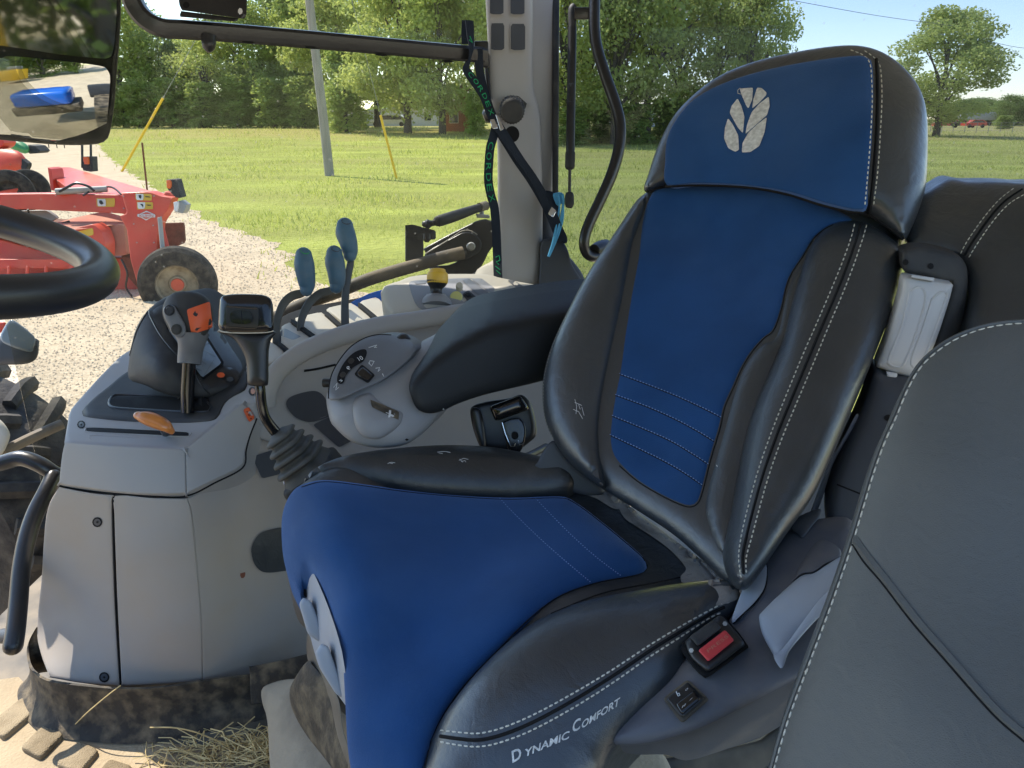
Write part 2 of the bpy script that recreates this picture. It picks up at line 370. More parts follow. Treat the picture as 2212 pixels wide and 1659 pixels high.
def proj(pts2, targets, off):
    out_ = []; miss = []; ds = []
    for i, (u, v) in enumerate(pts2):
        h = hit(u, v, targets); r = ray(u, v).normalized()
        if h: out_.append(EYE+r*(h[3]-off)); ds.append(h[3])
        else: out_.append(None); miss.append(i)
    dm = np.mean(ds) if ds else 1.5
    for i in miss:
        j = min((k for k in range(len(out_)) if out_[k] is not None and k not in miss), key=lambda k: (pts2[k][0]-pts2[i][0])**2+(pts2[k][1]-pts2[i][1])**2, default=None)
        dd = (out_[j]-EYE).length if j is not None else dm
        out_[i] = EYE+ray(*pts2[i]).normalized()*dd
    return out_
def decalgeo(outline, targets, off=.0008, sm=1, step=14, th=.0012):
    O = resample(catmull(outline, sm, True) if sm > 1 else outline, max(1.5, step*.4))
    V2, Fc = tri2d(O, step); V = proj([tuple(v) for v in V2], targets, off); n = len(V)
    B = [v+(v-EYE).normalized()*th for v in V]; cnt = {}
    for f in Fc:
        for i in range(len(f)): cnt[(f[i], f[(i+1) % len(f)])] = 1
    return V+B, list(Fc)+[tuple(i+n for i in f[::-1]) for f in Fc]+[(b, a, a+n, b+n) for a, b in cnt if (b, a) not in cnt]
def decal(name, outline, targets, mat, parent=None, **k):
    g = decalgeo(outline, targets, **k); return obj(name, g[0], g[1], mat, parent)
def decals(name, outlines, targets, mat, parent=None, **k):
    m = MB()
    for o in outlines: m.add(decalgeo(o, targets, **k))
    return m.obj(name, mat, parent)
def seamline(name, path, targets, mat, parent, w=.0012, off=.0, sm=6, step=7):
    q = resample(catmull(path, sm), step, False); V = proj([tuple(a) for a in q], targets, off)
    g = sweep(V, w, n=6, sub=1); return obj(name, g[0], g[1], mat, parent)
def stitchgeo(path, targets, dash=7., gap=3.4, w=.0009, off=.0005, sm=6):
    q = resample(catmull(path, sm), 1., False); m = MB(); i = 0; st = int(dash+gap)
    while i+dash < len(q):
        a = q[i]; b = q[int(i+dash/2)]; c = q[int(i+dash)-1]; V = proj([tuple(a), tuple(b), tuple(c)], targets, off)
        V[0] += (V[0]-EYE).normalized()*.0006; V[2] += (V[2]-EYE).normalized()*.0006
        m.add(sweep(V, [w*.7, w, w*.7], n=6, sub=1)); i += st
    return (m.v, m.f)
def stitches(name, paths, targets, mat, parent, **k):
    m = MB()
    for p in paths: m.add(stitchgeo(p, targets, **k))
    return m.obj(name, mat, parent)
def textgeo(s, font_shear=0., bold=0.):
    cu = bpy.data.curves.new("t", 'FONT'); cu.body = s; cu.size = 1; cu.shear = font_shear; cu.offset = bold; cu.resolution_u = 3
    o = bpy.data.objects.new("t", cu); COL.objects.link(o); dg = bpy.context.evaluated_depsgraph_get(); me = o.evaluated_get(dg).to_mesh()
    V = [(v.co.x, v.co.y) for v in me.vertices]; Fc = [tuple(p.vertices) for p in me.polygons]
    o.evaluated_get(dg).to_mesh_clear(); bpy.data.objects.remove(o); bpy.data.curves.remove(cu)
    return V, Fc
def textdecal(name, s, org, ex, ey, targets, mat, parent, off=.0012, shear=0., bold=False):
    """org: pixel of the baseline start; ex: pixel vector of the whole text width; ey: pixel vector of the cap height (up)"""
    V, Fc = textgeo(s, shear, .022 if bold else 0.); a = np.array(V); w = a[:, 0].max(); x0 = a[:, 0].min(); h = max(.5, a[:, 1].max())
    pts = [(org[0]+ex[0]*(x-x0)/(w-x0)+ey[0]*y/h, org[1]+ex[1]*(x-x0)/(w-x0)+ey[1]*y/h) for x, y in V]
    g = proj(pts, targets, off); n = len(g); B = [v+(v-EYE).normalized()*.001 for v in g]; cnt = {}
    for f in Fc:
        for i in range(len(f)): cnt[(f[i], f[(i+1) % len(f)])] = 1
    return obj(name, g+B, list(Fc)+[tuple(i+n for i in f[::-1]) for f in Fc]+[(b, a_, a_+n, b+n) for a_, b in cnt if (b, a_) not in cnt], mat, parent, smooth=False)
def circ(c, r, n=20, ry=None, rot=0.):
    ry = r if ry is None else ry
    return [(c[0]+r*cos(2*pi*i/n)*cos(rot)-ry*sin(2*pi*i/n)*sin(rot), c[1]+r*cos(2*pi*i/n)*sin(rot)+ry*sin(2*pi*i/n)*cos(rot)) for i in range(n)]
def rrect(x0, y0, x1, y1, r, n=4):
    o = []
    for cx, cy, a0 in ((x1-r, y0+r, -90), (x1-r, y1-r, 0), (x0+r, y1-r, 90), (x0+r, y0+r, 180)):
        for k in range(n+1): a = radians(a0+90*k/n); o.append((cx+r*cos(a), cy+r*sin(a)))
    return o
def quadr(q, r=.15, n=4):        # rounded quadrilateral
    o = []; q = [np.array(a, float) for a in q]; m = len(q)
    for i in range(m):
        a, b, c = q[i-1], q[i], q[(i+1) % m]; p0 = b+(a-b)*r; p1 = b+(c-b)*r
        for k in range(n+1): t = k/n; o.append(tuple((1-t)**2*p0+2*t*(1-t)*b+t*t*p1))
    return o
# ================================================================ LAND
def smooth01(t): t = min(1, max(0, t)); return t*t*(3-2*t)
def terrain(x, y):
    rise = 1.15-.55*smooth01((x-5)/45)
    return rise*smooth01((y-42)/60)
def ground_at(u, D):             # a place on the land at horizontal distance D, in the direction of column u
    r = ray(u, 255); k = D/r.y; x = r.x*k; return Vector((x, D, terrain(x, D)))
xs = np.r_[np.linspace(-1500, -90, 12), np.linspace(-80, 110, 60), np.linspace(125, 1500, 12)]
ys = np.r_[np.linspace(-60, 34, 16), np.linspace(38, 120, 34), np.linspace(135, 2000, 16)]
V = [(x, y, terrain(x, y)) for y in ys for x in xs]; nx = len(xs)
Fc = [(j*nx+i, j*nx+i+1, (j+1)*nx+i+1, (j+1)*nx+i) for j in range(len(ys)-1) for i in range(nx-1)]
gm = M("grass_field", (.33, .36, .085), .95, spec=.1, var=.3, vs=.35, bump=.9, bs=7, col2=(.30, .30, .09), c2s=.12, c2t=.54, c2w=.12, stretch=(.55, 1.3, 1))
t_ = gm.node_tree; N_ = t_.nodes; L_ = t_.links
b_ = N_["Principled BSDF"]; src_ = b_.inputs["Base Color"].links[0].from_socket      # pale mown strip in front of the far trees
tc_ = N_.new("ShaderNodeTexCoord"); sx_ = N_.new("ShaderNodeSeparateXYZ"); L_.new(tc_.outputs["Object"], sx_.inputs[0])
n_ = N_.new("ShaderNodeTexNoise"); n_.inputs["Scale"].default_value = .08; L_.new(tc_.outputs["Object"], n_.inputs[0])
a_ = N_.new("ShaderNodeMath"); a_.operation = 'MULTIPLY_ADD'; a_.inputs[1].default_value = 40; L_.new(n_.outputs["Fac"], a_.inputs[0]); L_.new(sx_.outputs["Y"], a_.inputs[2])
r_ = N_.new("ShaderNodeMapRange"); r_.inputs[1].default_value = 88; r_.inputs[2].default_value = 98; r_.inputs[4].default_value = .75; L_.new(a_.outputs[0], r_.inputs[0])
mx_ = N_.new("ShaderNodeMix"); mx_.data_type = 'RGBA'; mx_.inputs[7].default_value = (.36, .31, .11, 1); L_.new(r_.outputs[0], mx_.inputs[0]); L_.new(src_, mx_.inputs[6]); L_.new(mx_.outputs[2], b_.inputs["Base Color"])
ground = obj("ground", V, Fc, gm, origin=(0, 0, 0), sharp=180); tag(ground, "green meadow with paler dry patches", kind="structure")
# gravel yard: everything left of and nearer than the wavy edge
def gpt(u, v):
    r = ray(u, v); k = -EYE.z/r.z; return (r.x*k, r.y*k)
edge = [gpt(*q) for q in ((150, 296), (205, 318), (250, 352), (330, 405), (410, 452), (480, 487), (560, 512), (610, 545), (655, 590), (760, 625), (950, 655))]+[(2.2, 6.), (5, 3.5), (12, 2), (40, -2)]
e2 = resample(catmull(edge, 8), .25, False); e2 = e2+np.stack([np.convolve(rng.normal(0, .16, len(e2)), np.ones(3)/3, 'same')]*2, 1)*np.array((1, .5))
poly = [tuple(p) for p in e2]+[(40, -55), (-200, -55), (-200, edge[0][1])]
r_ = delaunay_2d_cdt([Vector(q) for q in poly], [], [list(range(len(poly)))], 1, 1e-4)
gr = M("pale_gravel", (.52, .415, .29), .95, spec=.1, var=.2, vs=1.2, bump=.5, bs=50, btype='voronoi', col2=(.40, .31, .20), c2s=4, c2t=.66, c2w=.1, dust=(.66, .55, .41), dscale=22, damt=.9, dth=.52)
yard = obj("gravel_yard", [(p[0], p[1], terrain(*p)+.006) for p in r_[0]], [tuple(f) for f in r_[2]], gr, origin=(0, 0, 0)); tag(yard, "pale crushed gravel yard", kind="structure")
# loose stones and grass blades: nobody could count them
def cloud(name, mat, items, label, cat, sharp=180):
    Vs, Fs = items; me = bpy.data.meshes.new(name); me.from_pydata(Vs, [], Fs); me.materials.append(K[mat] if isinstance(mat, str) else mat); o = bpy.data.objects.new(name, me); link(o); tag(o, label, cat, kind="stuff"); return o
E2 = np.array(poly)
def blades(n, xr, yr, keep, h, wd):
    x = rng.uniform(*xr, n*3); d = yr[0]*(yr[1]/yr[0])**rng.uniform(0, 1, n*3); q = np.stack([x*d, d], 1); q = q[keep(q)][:n]
    Vs = []; Fs = []
    for (px, py) in q:
        z = terrain(px, py); a = rng.uniform(0, pi); pt = .5+.28*sin(px*.9+1.3*sin(py*.5))+.22*sin(py*1.1+px*.35+2); s = (.35+.6*rng.random())*(.5+py/26)**.75*(.45+1.15*pt); hh = h*rng.uniform(.5, 1.3)*s; ww = wd*s; lx, ly = rng.normal(0, .45, 2)*hh
        k = len(Vs); c, s_ = cos(a)*ww, sin(a)*ww
        Vs += [(px-c, py-s_, z), (px+c, py+s_, z), (px+c*.6+lx*.5, py+s_*.6+ly*.5, z+hh*.6), (px-c*.6+lx*.5, py-s_*.6+ly*.5, z+hh*.6), (px+lx, py+ly, z+hh)]
        Fs += [(k, k+1, k+2, k+3), (k+3, k+2, k+4)]
    return Vs, Fs
gb = M("grass_blades", (.34, .39, .085), .7, spec=.2, var=.5, vs=.9, transl=(.6, .64, .16), col2=(.60, .54, .24), c2s=.28, c2t=.52, c2w=.13)
cloud("grass", gb, blades(90000, (-.72, .72), (6.5, 105), lambda q: ~inside(q+rng.normal(0, .3, q.shape), E2), .10, .012), "knee-high green grass and weeds of the meadow", "grass")
def stones(n):
    d = 5*(26/5)**rng.uniform(0, 1, n*3); x = rng.uniform(-.7, .15, n*3)*d; q = np.stack([x, d], 1); q = q[inside(q, E2)][:n]; Vs = []; Fs = []
    for px, py in q:
        s = rng.uniform(.008, .022)*(.7+py/18); k = len(Vs)
        for (a, b, c) in ((1, 0, 0), (-1, 0, 0), (0, 1, 0), (0, -1, 0), (0, 0, 1)): Vs.append((px+a*s*rng.uniform(.6, 1.2), py+b*s*rng.uniform(.6, 1.2), terrain(px, py)+.004+c*s*rng.uniform(.5, .9)))
        Fs += [(k, k+2, k+4), (k+2, k+1, k+4), (k+1, k+3, k+4), (k+3, k, k+4)]
    return Vs, Fs
sm_ = M("loose_stones", (.60, .49, .36), .9, spec=.1, var=.35, vs=14, col2=(.46, .36, .26), c2s=10, c2t=.6)
cloud("gravel_stones", sm_, stones(22000), "loose pale stones scattered over the yard", "gravel")
# ================================================================ TREES
def crown_mesh(name, mat, n, seed, shape, leaf, low=.0):
    r = np.random.default_rng(seed); cl = []
    nc = 70
    for i in range(nc):
        t = r.random()**.8; z = low+(1-low)*t; wr = shape(t); a = r.uniform(0, 2*pi); rr = wr*sqrt(r.uniform(.05, 1)); cl.append((cos(a)*rr, sin(a)*rr, z, r.uniform(.08, .17)))
    cl = np.array(cl); pick = r.integers(0, nc, n); g = r.normal(0, 1, (n, 3)); g /= np.linalg.norm(g, axis=1)[:, None]; g *= (r.random((n, 1))**.45)
    c = cl[pick]; p = c[:, :3]+g*c[:, 3:4]*np.array((1.25, 1.25, .75))
    a = r.normal(0, 1, (n, 3)); a[:, 2] *= .6; a /= np.linalg.norm(a, axis=1)[:, None]; b = np.cross(a, r.normal(0, 1, (n, 3))); b /= np.linalg.norm(b, axis=1)[:, None]
    s = leaf*r.uniform(.6, 1.4, (n, 1)); A = a*s; B = b*s*.55
    V = np.stack([p-A, p+B, p+A, p-B], 1).reshape(-1, 3)
    me = bpy.data.meshes.new(name); me.vertices.add(4*n); me.vertices.foreach_set("co", V.ravel()); me.loops.add(4*n); me.loops.foreach_set("vertex_index", np.arange(4*n)); me.polygons.add(n); me.polygons.foreach_set("loop_start", np.arange(n)*4); me.update(); me.validate(); me.materials.append(K[mat])
    return me, cl
def trunk_mesh(name, cl, seed, base=.028):
    r = np.random.default_rng(seed); m = MB(); top = (r.normal(0, .02), r.normal(0, .02), .75)
    ax = [(0, 0, -.02), (r.normal(0, .01), r.normal(0, .01), .2), (r.normal(0, .02), r.normal(0, .02), .45), top]
    m.add(sweep(ax, [base*1.25, base*.85, base*.55, base*.2], n=8, sub=3))
    for i in r.permutation(len(cl))[:13]:
        c = cl[i]; z0 = min(.62, max(.12, c[2]*r.uniform(.35, .65))); m.add(sweep([(0, 0, z0), (c[0]*.45, c[1]*.45, (z0+c[2])/2+.02), (c[0], c[1], c[2])], [base*.45, base*.28, base*.08], n=6, sub=3))
    me = bpy.data.meshes.new(name); me.from_pydata([Vector(v) for v in m.v], [], m.f); me.shade_smooth(); me.materials.append(K["bark"]); return me
def rnd_(t): return .36*sqrt(max(0, 1-(2*t-.9)**2/1.25))
def col_(t): return .22*(1-t*.45)*(.4+min(1, t*6)*.6)
def wide_(t): return .42*sqrt(max(0, 1-(2*t-.8)**2/1.5))
VAR = {}
for nme, mt, n, sd, shp, lf, lo in (("broad", "leaf", 12000, 1, rnd_, .017, .08), ("maple", "leaf2", 21000, 2, wide_, .014, .14), ("dense", "leaf3", 9000, 3, rnd_, .017, .02), ("tall", "leaf", 11000, 4, col_, .017, .05), ("airy", "leaf2", 9000, 5, rnd_, .014, .2), ("bush", "leaf", 8000, 6, col_, .024, .0)):
    me, cl = crown_mesh(nme+"_crown", mt, n, sd, shp, lf, lo); VAR[nme] = (me, trunk_mesh(nme+"_trunk", cl, sd+50))
def tree(kind, u, D, h, wide, label, name, group, rz=None):
    p = ground_at(u, D); t = root(name, label, "tree", p, group, rz if rz is not None else random.uniform(0, 6.28)); t.scale = (h*wide, h*wide, h)
    for nm, me in (("crown", VAR[kind][0]), ("trunk", VAR[kind][1])):
        c = bpy.data.objects.new(nm, me); link(c); c.parent = t
    return t
HG = "trees of the hedgerow beyond the meadow"
for a in (
 ("dense", 175, 104, 15, .9, "dark tree of the hedgerow whose crown shows behind the exterior mirror"),
 ("broad", 270, 102, 14.2, .85, "tree at the left end of the hedgerow, just right of the mirror"),
 ("dense", 335, 108, 13.5, .95, "dark tree behind the top of the leaning yellow guy guard"),
 ("broad", 398, 110, 10.5, .9, "shortest tree of the hedgerow, under the gap of sky at the bent black bar"),
 ("airy", 450, 103, 11, 1., "thin tree below the black rubber stop of the bar"),
 ("dense", 500, 109, 13.6, .85, "dark tree right of the black rubber stop of the bar"),
 ("broad", 560, 104, 14, .85, "hedgerow tree midway between rubber stop and utility pole"),
 ("dense", 618, 110, 16.6, .75, "tall dark tree rising over the bar just left of the utility pole"),
 ("tall", 668, 104, 16., .9, "tall tree directly behind the utility pole"),
): tree(a[0], a[1], a[2], a[3], a[4], a[5], "hedgerow_tree", HG)
for a in (
 ("bush", 230, 100, 5.2, 1.6, "low bush under the leftmost hedgerow tree by the mirror"), ("bush", 300, 100, 5, 1.7, "low bush behind the middle of the leaning yellow guy guard"), ("bush", 372, 101, 5.5, 1.6, "low bush below the gap of sky in the hedgerow"),
 ("bush", 440, 100, 5, 1.7, "low bush below the black rubber stop of the bar"), ("bush", 515, 101, 5.8, 1.6, "low dark bush under the hedgerow right of the rubber stop"), ("bush", 590, 99, 5.4, 1.6, "low bush left of the utility pole"), ("bush", 655, 98, 5.5, 1.5, "low bush touching the left side of the utility pole")):
    tree(a[0], a[1], a[2], a[3], a[4], a[5], "bush", "bushes at the foot of the hedgerow")
MG = "tall shade trees right of the utility pole"
for a in (
 ("bush", 748, 84, 8.5, 1.05, "dense cone-shaped evergreen right of the utility pole"), ("maple", 735, 96, 16, .8, "tall tree behind the cone-shaped evergreen"),
 ("maple", 880, 82, 17.5, .78, "maple in front of the white building, left of the two with bare trunks"), ("maple", 955, 80, 16.5, .7, "maple beside the brick house with a dark bare trunk"), ("airy", 815, 105, 19, .8, "tall thin tree beyond the leaning yellow stake"),
 ("maple", 1035, 90, 18, .75, "tall maple behind the brick house and strap")):
    tree(a[0], a[1], a[2], a[3], a[4], a[5], "shade_tree", MG)
tree("bush", 1028, 76, 3.8, 1.1, "small rounded tree in front of the brick house", "young_tree", None)
RG = "trees seen through the rear window beside the gas strut"
for a in (
 ("maple", 1225, 66, 15, .8, "tall tree just left of the gas strut"), ("airy", 1268, 74, 17, .8, "tall tree between gas strut and bent grab bar"), ("airy", 1330, 64, 15.5, .7, "tree with upright bare limbs right of the bent grab bar"),
 ("airy", 1400, 66, 16, .75, "tall grey-green tree left of the headrest, second from the bar"), ("airy", 1465, 72, 14, .8, "dark tree right behind the left shoulder of the seat"), ("airy", 1540, 68, 12.3, .8, "tree above the emblem of the headrest"),
 ("maple", 1612, 66, 11.2, .72, "rightmost tree of the group, with light rounded crown above the headrest")):
    tree(a[0], a[1], a[2], a[3], a[4], a[5], "rear_tree", RG)
for i, (u, D, h, lb) in enumerate(((1240, 63, 2.6, "low shrub left of the gas strut"), (1300, 66, 2.4, "low shrub inside the bend of the grab bar"), (1375, 64, 2.8, "low shrub left of the seat shoulder"), (1440, 67, 3.2, "low shrub touching the seat shoulder"))):
    tree("bush", u, D, h, 1.9, lb, "shrub", "shrubs at the foot of the rear trees")
def tree_at(kind, p, h, wide, label, name, group=None):
    t = root(name, label, "tree", p, group, 1.); t.scale = (h*wide, h*wide, h)
    for nm, me in (("crown", VAR[kind][0]), ("trunk", VAR[kind][1])): c = bpy.data.objects.new(nm, me); link(c); c.parent = t
tree("maple", 2028, 84, 11.6, 1.02, "single wide tree standing alone right of the headrest", "lone_tree", None, 1.2)
FG = "far trees on the right horizon"
for u, D, h, wd, lb in ((2085, 230, 6.5, 2.2, "far grey-green tree right beside the lone tree"), (2112, 240, 7, 2.2, "far tree behind the long white trailer"), (2136, 235, 6.2, 2.4, "far tree above the right end of the white trailer"), (2160, 190, 5., 1.5, "far tree left of the three largest at the edge"), (2178, 180, 6.2, 1.5, "tallest far tree near the right edge"), (2200, 185, 5.6, 1.6, "far tree cut by the right edge"), (2225, 180, 5.6, 1.6, "far tree mostly beyond the right edge")):
    tree("dense", u, D, h, wd, lb, "far_tree", FG)
tree("bush", 2172, 130, 2., 2.6, "pale low bush in front of the far trees", "bush", None)
# wooded skyline closing the gaps behind the hedgerow
def wood(n, ur, D, h, lf, name, label, mat):
    u = rng.uniform(*ur, n); d = D*rng.uniform(.97, 1.12, n); hh = h*(.72+.28*np.sin(u*.05)*np.sin(u*.021+1)); z = hh*(rng.random(n)**.8); x = (u-CX)/F/cp*d
    x = (u-CX)/F*d/ray(1106, 255).y; p = np.stack([x, d, z+np.array([terrain(a, b) for a, b in zip(x, d)])], 1)
    a = rng.normal(0, 1, (n, 3)); a /= np.linalg.norm(a, axis=1)[:, None]; b = np.cross(a, rng.normal(0, 1, (n, 3))); b /= np.linalg.norm(b, axis=1)[:, None]; s = lf*rng.uniform(.6, 1.4, (n, 1))
    V = np.stack([p-a*s, p+b*s*.6, p+a*s, p-b*s*.6], 1).reshape(-1, 3)
    return cloud(name, mat, ([tuple(v) for v in V], [(4*i, 4*i+1, 4*i+2, 4*i+3) for i in range(n)]), label, "wood")
wood(7000, (150, 790), 124, 3.4, .42, "wood", "dark undergrowth closing the hedgerow behind its trunks", "leaf3")
wood(7000, (780, 1560), 190, 6, .6, "wood", "distant wooded line behind the houses", "leaf3")
wood(4000, (2040, 2300), 330, 9, 1., "wood", "distant wood on the right horizon", "leaf3")
# ================================================================ BUILDINGS AND POLES
def house(name, label, cat, u, D, wd, dp, h, roofh, wall, roofm, wins, gable=True, rz=0.):
    p = ground_at(u, D); t = root(name, label, cat, p); W = wd/2; Rz = Matrix.Rotation(rz, 3, 'Z')
    def w(v): return p+Rz @ Vector(v)
    V = [w(v) for v in ((-W, 0, -.3), (W, 0, -.3), (W, dp, -.3), (-W, dp, -.3), (-W, 0, h), (W, 0, h), (W, dp, h), (-W, dp, h), (0, 0, h+roofh), (0, dp, h+roofh))]
    wl = obj("wall", V, [(0, 1, 5, 8, 4), (1, 2, 6, 5), (2, 3, 7, 9, 6), (3, 0, 4, 7), (0, 3, 2, 1)], wall, t, smooth=False)
    o = .35; V = [w(v) for v in ((-W-o, -o, h-o*roofh/W), (0, -o, h+roofh), (W+o, -o, h-o*roofh/W), (-W-o, dp+o, h-o*roofh/W), (0, dp+o, h+roofh), (W+o, dp+o, h-o*roofh/W))]
    V = [v+Vector((0, 0, .06)) for v in V]+[v+Vector((0, 0, .22)) for v in V]
    obj("roof", V, [(0, 1, 4, 3), (1, 2, 5, 4), (6, 9, 10, 7), (7, 10, 11, 8), (0, 6, 7, 1), (1, 7, 8, 2), (3, 4, 10, 9), (4, 5, 11, 10), (0, 3, 9, 6), (2, 8, 11, 5)], roofm, t, smooth=False)
    for (x, z, ww, wh) in wins:
        f = box(w((x, -.03, z)), (ww/2+.08, .04, wh/2+.08), Rz); fo = obj("window", f[0], f[1], "siding", t, smooth=False); g = box(w((x, -.06, z)), (ww/2, .03, wh/2), Rz); obj("pane", g[0], g[1], "windowdark", fo, smooth=False)
house("brick_house", "small red brick gabled house behind the strap", "house", 1003, 86, 4.2, 8, 2.7, 1.9, "brick", "roofing", ((-1.1, 1.5, .8, 1.2), (.9, 1.5, .8, 1.2)), rz=.12)
house("farm_shed", "long low white building between the shade trees", "building", 868, 125, 13, 6, 1.9, .7, "siding", "siding", ((-3, 1.2, 1, .8), (1, 1.2, 1, .8), (4, 1.2, 1, .8)))
house("garage", "dark-roofed pale outbuilding behind the gas strut", "building", 1395, 120, 9, 7, 2.2, 1., "siding", "roofing", ((-2, 1.3, 1.2, .8), (2, 1.3, 1.2, .8)))
def vehicle(name, label, u, D, L, mat, hgt=1.4, van=False):
    p = ground_at(u, D); t = root(name, label, "car", p); m = MB()
    pr = [(-L/2, .35), (-L/2, .8), (-L/2+.9, .9), (-L/2+1.5, hgt), (L/2-.9, hgt), (L/2-.1, .95), (L/2, .35)]
    V = [p+Vector((x, y, z)) for y in (0, 1.7) for x, z in pr]; n = len(pr)
    obj("body", V, [tuple(range(n)), tuple(range(2*n-1, n-1, -1))]+[(i, (i+1) % n, (i+1) % n+n, i+n) for i in range(n)], mat, t)
    V = [p+Vector((x, y, z)) for y in (-.02, .01) for x, z in ((-L/2+1.1, .93), (-L/2+1.6, hgt-.1), (L/2-1, hgt-.1), (L/2-.4, .95))]; obj("window", V, [(0, 1, 2, 3), (7, 6, 5, 4), (0, 4, 5, 1), (1, 5, 6, 2), (2, 6, 7, 3), (3, 7, 4, 0)], "windowdark", t, smooth=False)
    for x in (-L/2+.8, L/2-.8): g = cyl(p+Vector((x, -.03, .33)), p+Vector((x, .2, .33)), .33); obj("wheel", g[0], g[1], "tyre", t)
vehicle("parked_car", "white car parked near the road left of the far trailer", 2085, 150, 5, "siding"); vehicle("parked_car", "red car parked at the foot of the lone tree", 2050, 150, 4.6, "redpaint", 1.6); vehicle("parked_car", "small red car right of the other parked cars", 2112, 148, 4, "redpaint")
p = ground_at(2108, 190); t = root("road_trailer", "long white trailer on the far road under the trees", "trailer", p); g = box(p+Vector((0, 0, 2.1)), (4.2, 1.2, .9), bev=.1); obj("body", g[0], g[1], "siding", t)
for x in (-2.9, -1.9, 2.8): g = cyl(p+Vector((x, -1.25, .5)), p+Vector((x, -.9, .5)), .5); obj("wheel", g[0], g[1], "tyre", t)
p = ground_at(905, 118); t = root("parked_car_row", "white pickup in front of the long low building", "car", p)
bpy.data.objects.remove(t); vehicle("pickup_truck", "white pickup in front of the long low building", 838, 118, 5.4, "siding", 1.6)
# wire fence on the right
p0 = ground_at(1990, 100); p1 = ground_at(2330, 92); t = root("wire_fence", "long wire fence on thin posts across the right meadow", "fence", p0)
for i in range(14):
    q = p0.lerp(p1, i/13); q.z = terrain(q.x, q.y); g = cyl(q, q+Vector((0, 0, 1.25)), .035, 6); obj("post", g[0], g[1], "fencewire", t)
g = join(*[sweep([(*p0.lerp(p1, k).xy, terrain(*p0.lerp(p1, k).xy)+z) for k in (0, .33, .66, 1)], .012, n=5, sub=1) for z in (.3, .6, .9, 1.2)]); obj("wire", g[0], g[1], "fencewire", t)
# utility pole, guys
p = ground_at(703, 33.5); r = .17; k = 1.14
g = sweep([p+Vector((0, 0, -.2)), p+Vector((-.12, 0, 3)), p+Vector((-.42, 0, 9.5))], [.2, .185, .15], n=18, sub=4)
pl = obj("utility_pole", g[0], g[1], "pole"); tag(pl, "weathered grey wooden utility pole standing alone in the meadow", "pole")
def onz(u, v, z=0.): r_ = ray(u, v); return EYE+r_*((z-EYE.z)/r_.z)
def stake(name, a, b, r, mat, label, cat):
    g = cyl(a, b, r, 10); o = obj(name, g[0], g[1], mat); tag(o, label, cat); return o
def at_u_v_on(u, v, y): r_ = ray(u, v); return EYE+r_*(y/r_.y)
b0 = onz(263, 371); stake("guy_wire_guard", b0, at_u_v_on(352, 212, b0.y), .055, "guard", "long yellow plastic guy guard leaning right, rising from behind the red mower", "guy guard")
a = at_u_v_on(352, 212, b0.y); b = at_u_v_on(560, -160, b0.y); g = sweep([a, b], .012, n=5, sub=1); tag(obj("guy_wire", g[0], g[1], "fencewire"), "thin steel guy wire running up from the long yellow guard", "wire", "guy wires of the utility pole")
b1 = onz(857, 386); stake("guy_wire_guard", b1, at_u_v_on(822, 249, b1.y), .05, "guard", "short yellow guy guard leaning left in the middle of the meadow", "guy guard")
a = at_u_v_on(822, 249, b1.y); b = at_u_v_on(735, -100, b1.y); g = sweep([a, b], .010, n=5, sub=1); tag(obj("guy_wire", g[0], g[1], "fencewire"), "thin steel guy wire running up from the short yellow guard", "wire", "guy wires of the utility pole")
b2 = onz(318, 412); stake("steel_post", b2, at_u_v_on(307, 308, b2.y), .03, "rust", "thin rusty steel post behind the red mower", "post")
for (u0, v0, u1, v1, D0, D1, lb) in ((1680, -5, 2060, 56, 46, 60, "higher overhead wire above the headrest, ending behind the lone tree"), (2130, 88, 2260, 108, 60, 64, "overhead wire right of the lone tree"), (2290, -5, 2480, 40, 50, 52, None)):
    if lb:
        a = EYE+ray(u0, v0)*D0; b = EYE+ray(u1, v1)*D1; m_ = (a+b)/2-Vector((0, 0, .12)); g = sweep([a, m_, b], .016, n=5); tag(obj("overhead_wire", g[0], g[1], "blackmetal"), lb, "wire")
# ================================================================ RED MOWER
DM = 11.0
def MP(u, v, d=DM): return PR(u, v, d)
mw = root("disc_mower", "red pulled mower-conditioner with one visible road wheel on the gravel", "mower", onz(200, 640))
def plate(name, q, d, T, mat, par, bev=.0, **k):     # plate cut to an outline at real distance d, thickness T
    g = puffgeo(q, (lambda u, v: d/S) if not callable(d) else d, H=bev, R=bev*1.5, T=T, step=40, sm=1, ostep=8, back=(.15, 1, 0), **k); return obj(name, g[0], g[1], mat, par, sharp=30)
def beam(name, a, b, wd, hh, mat, par, bev=.015):
    a = Vector(a); b = Vector(b); t_ = (b-a).normalized(); s_ = t_.cross(Vector((0, 0, 1))).normalized(); u_ = s_.cross(t_); R = Matrix((t_, s_, u_)).transposed()
    g = box((a+b)/2, ((b-a).length/2, wd/2, hh/2), R, bev); return obj(name, g[0], g[1], mat, par)
fr = plate("front_beam", [(-40, 420), (98, 418), (262, 421), (285, 440), (282, 466), (262, 461), (60, 452), (-40, 452)], 10.8, .2, "redpaint", mw, .01)
tb = puffgeo([(103, 362), (150, 361), (330, 414), (318, 420), (264, 421), (246, 421), (140, 402), (112, 380)], [(103, 362, 12.4/S), (150, 361, 12.8/S), (330, 414, 11/S), (264, 421, 10.9/S), (110, 385, 11.9/S)], H=.01, R=.02, T=.12, step=30, sm=1, ostep=8, back=(0, .3, -1)); obj("top_beam", tb[0], tb[1], "redpaint", mw, sharp=30)
plate("beam_end", [(103, 362), (112, 366), (117, 412), (110, 412)], 11.9, .25, "redpaint", mw, .005)
plate("beam_web", [(116, 376), (140, 385), (200, 402), (246, 419), (130, 417), (118, 412)], 12.2, .05, "redfade", mw, .005)
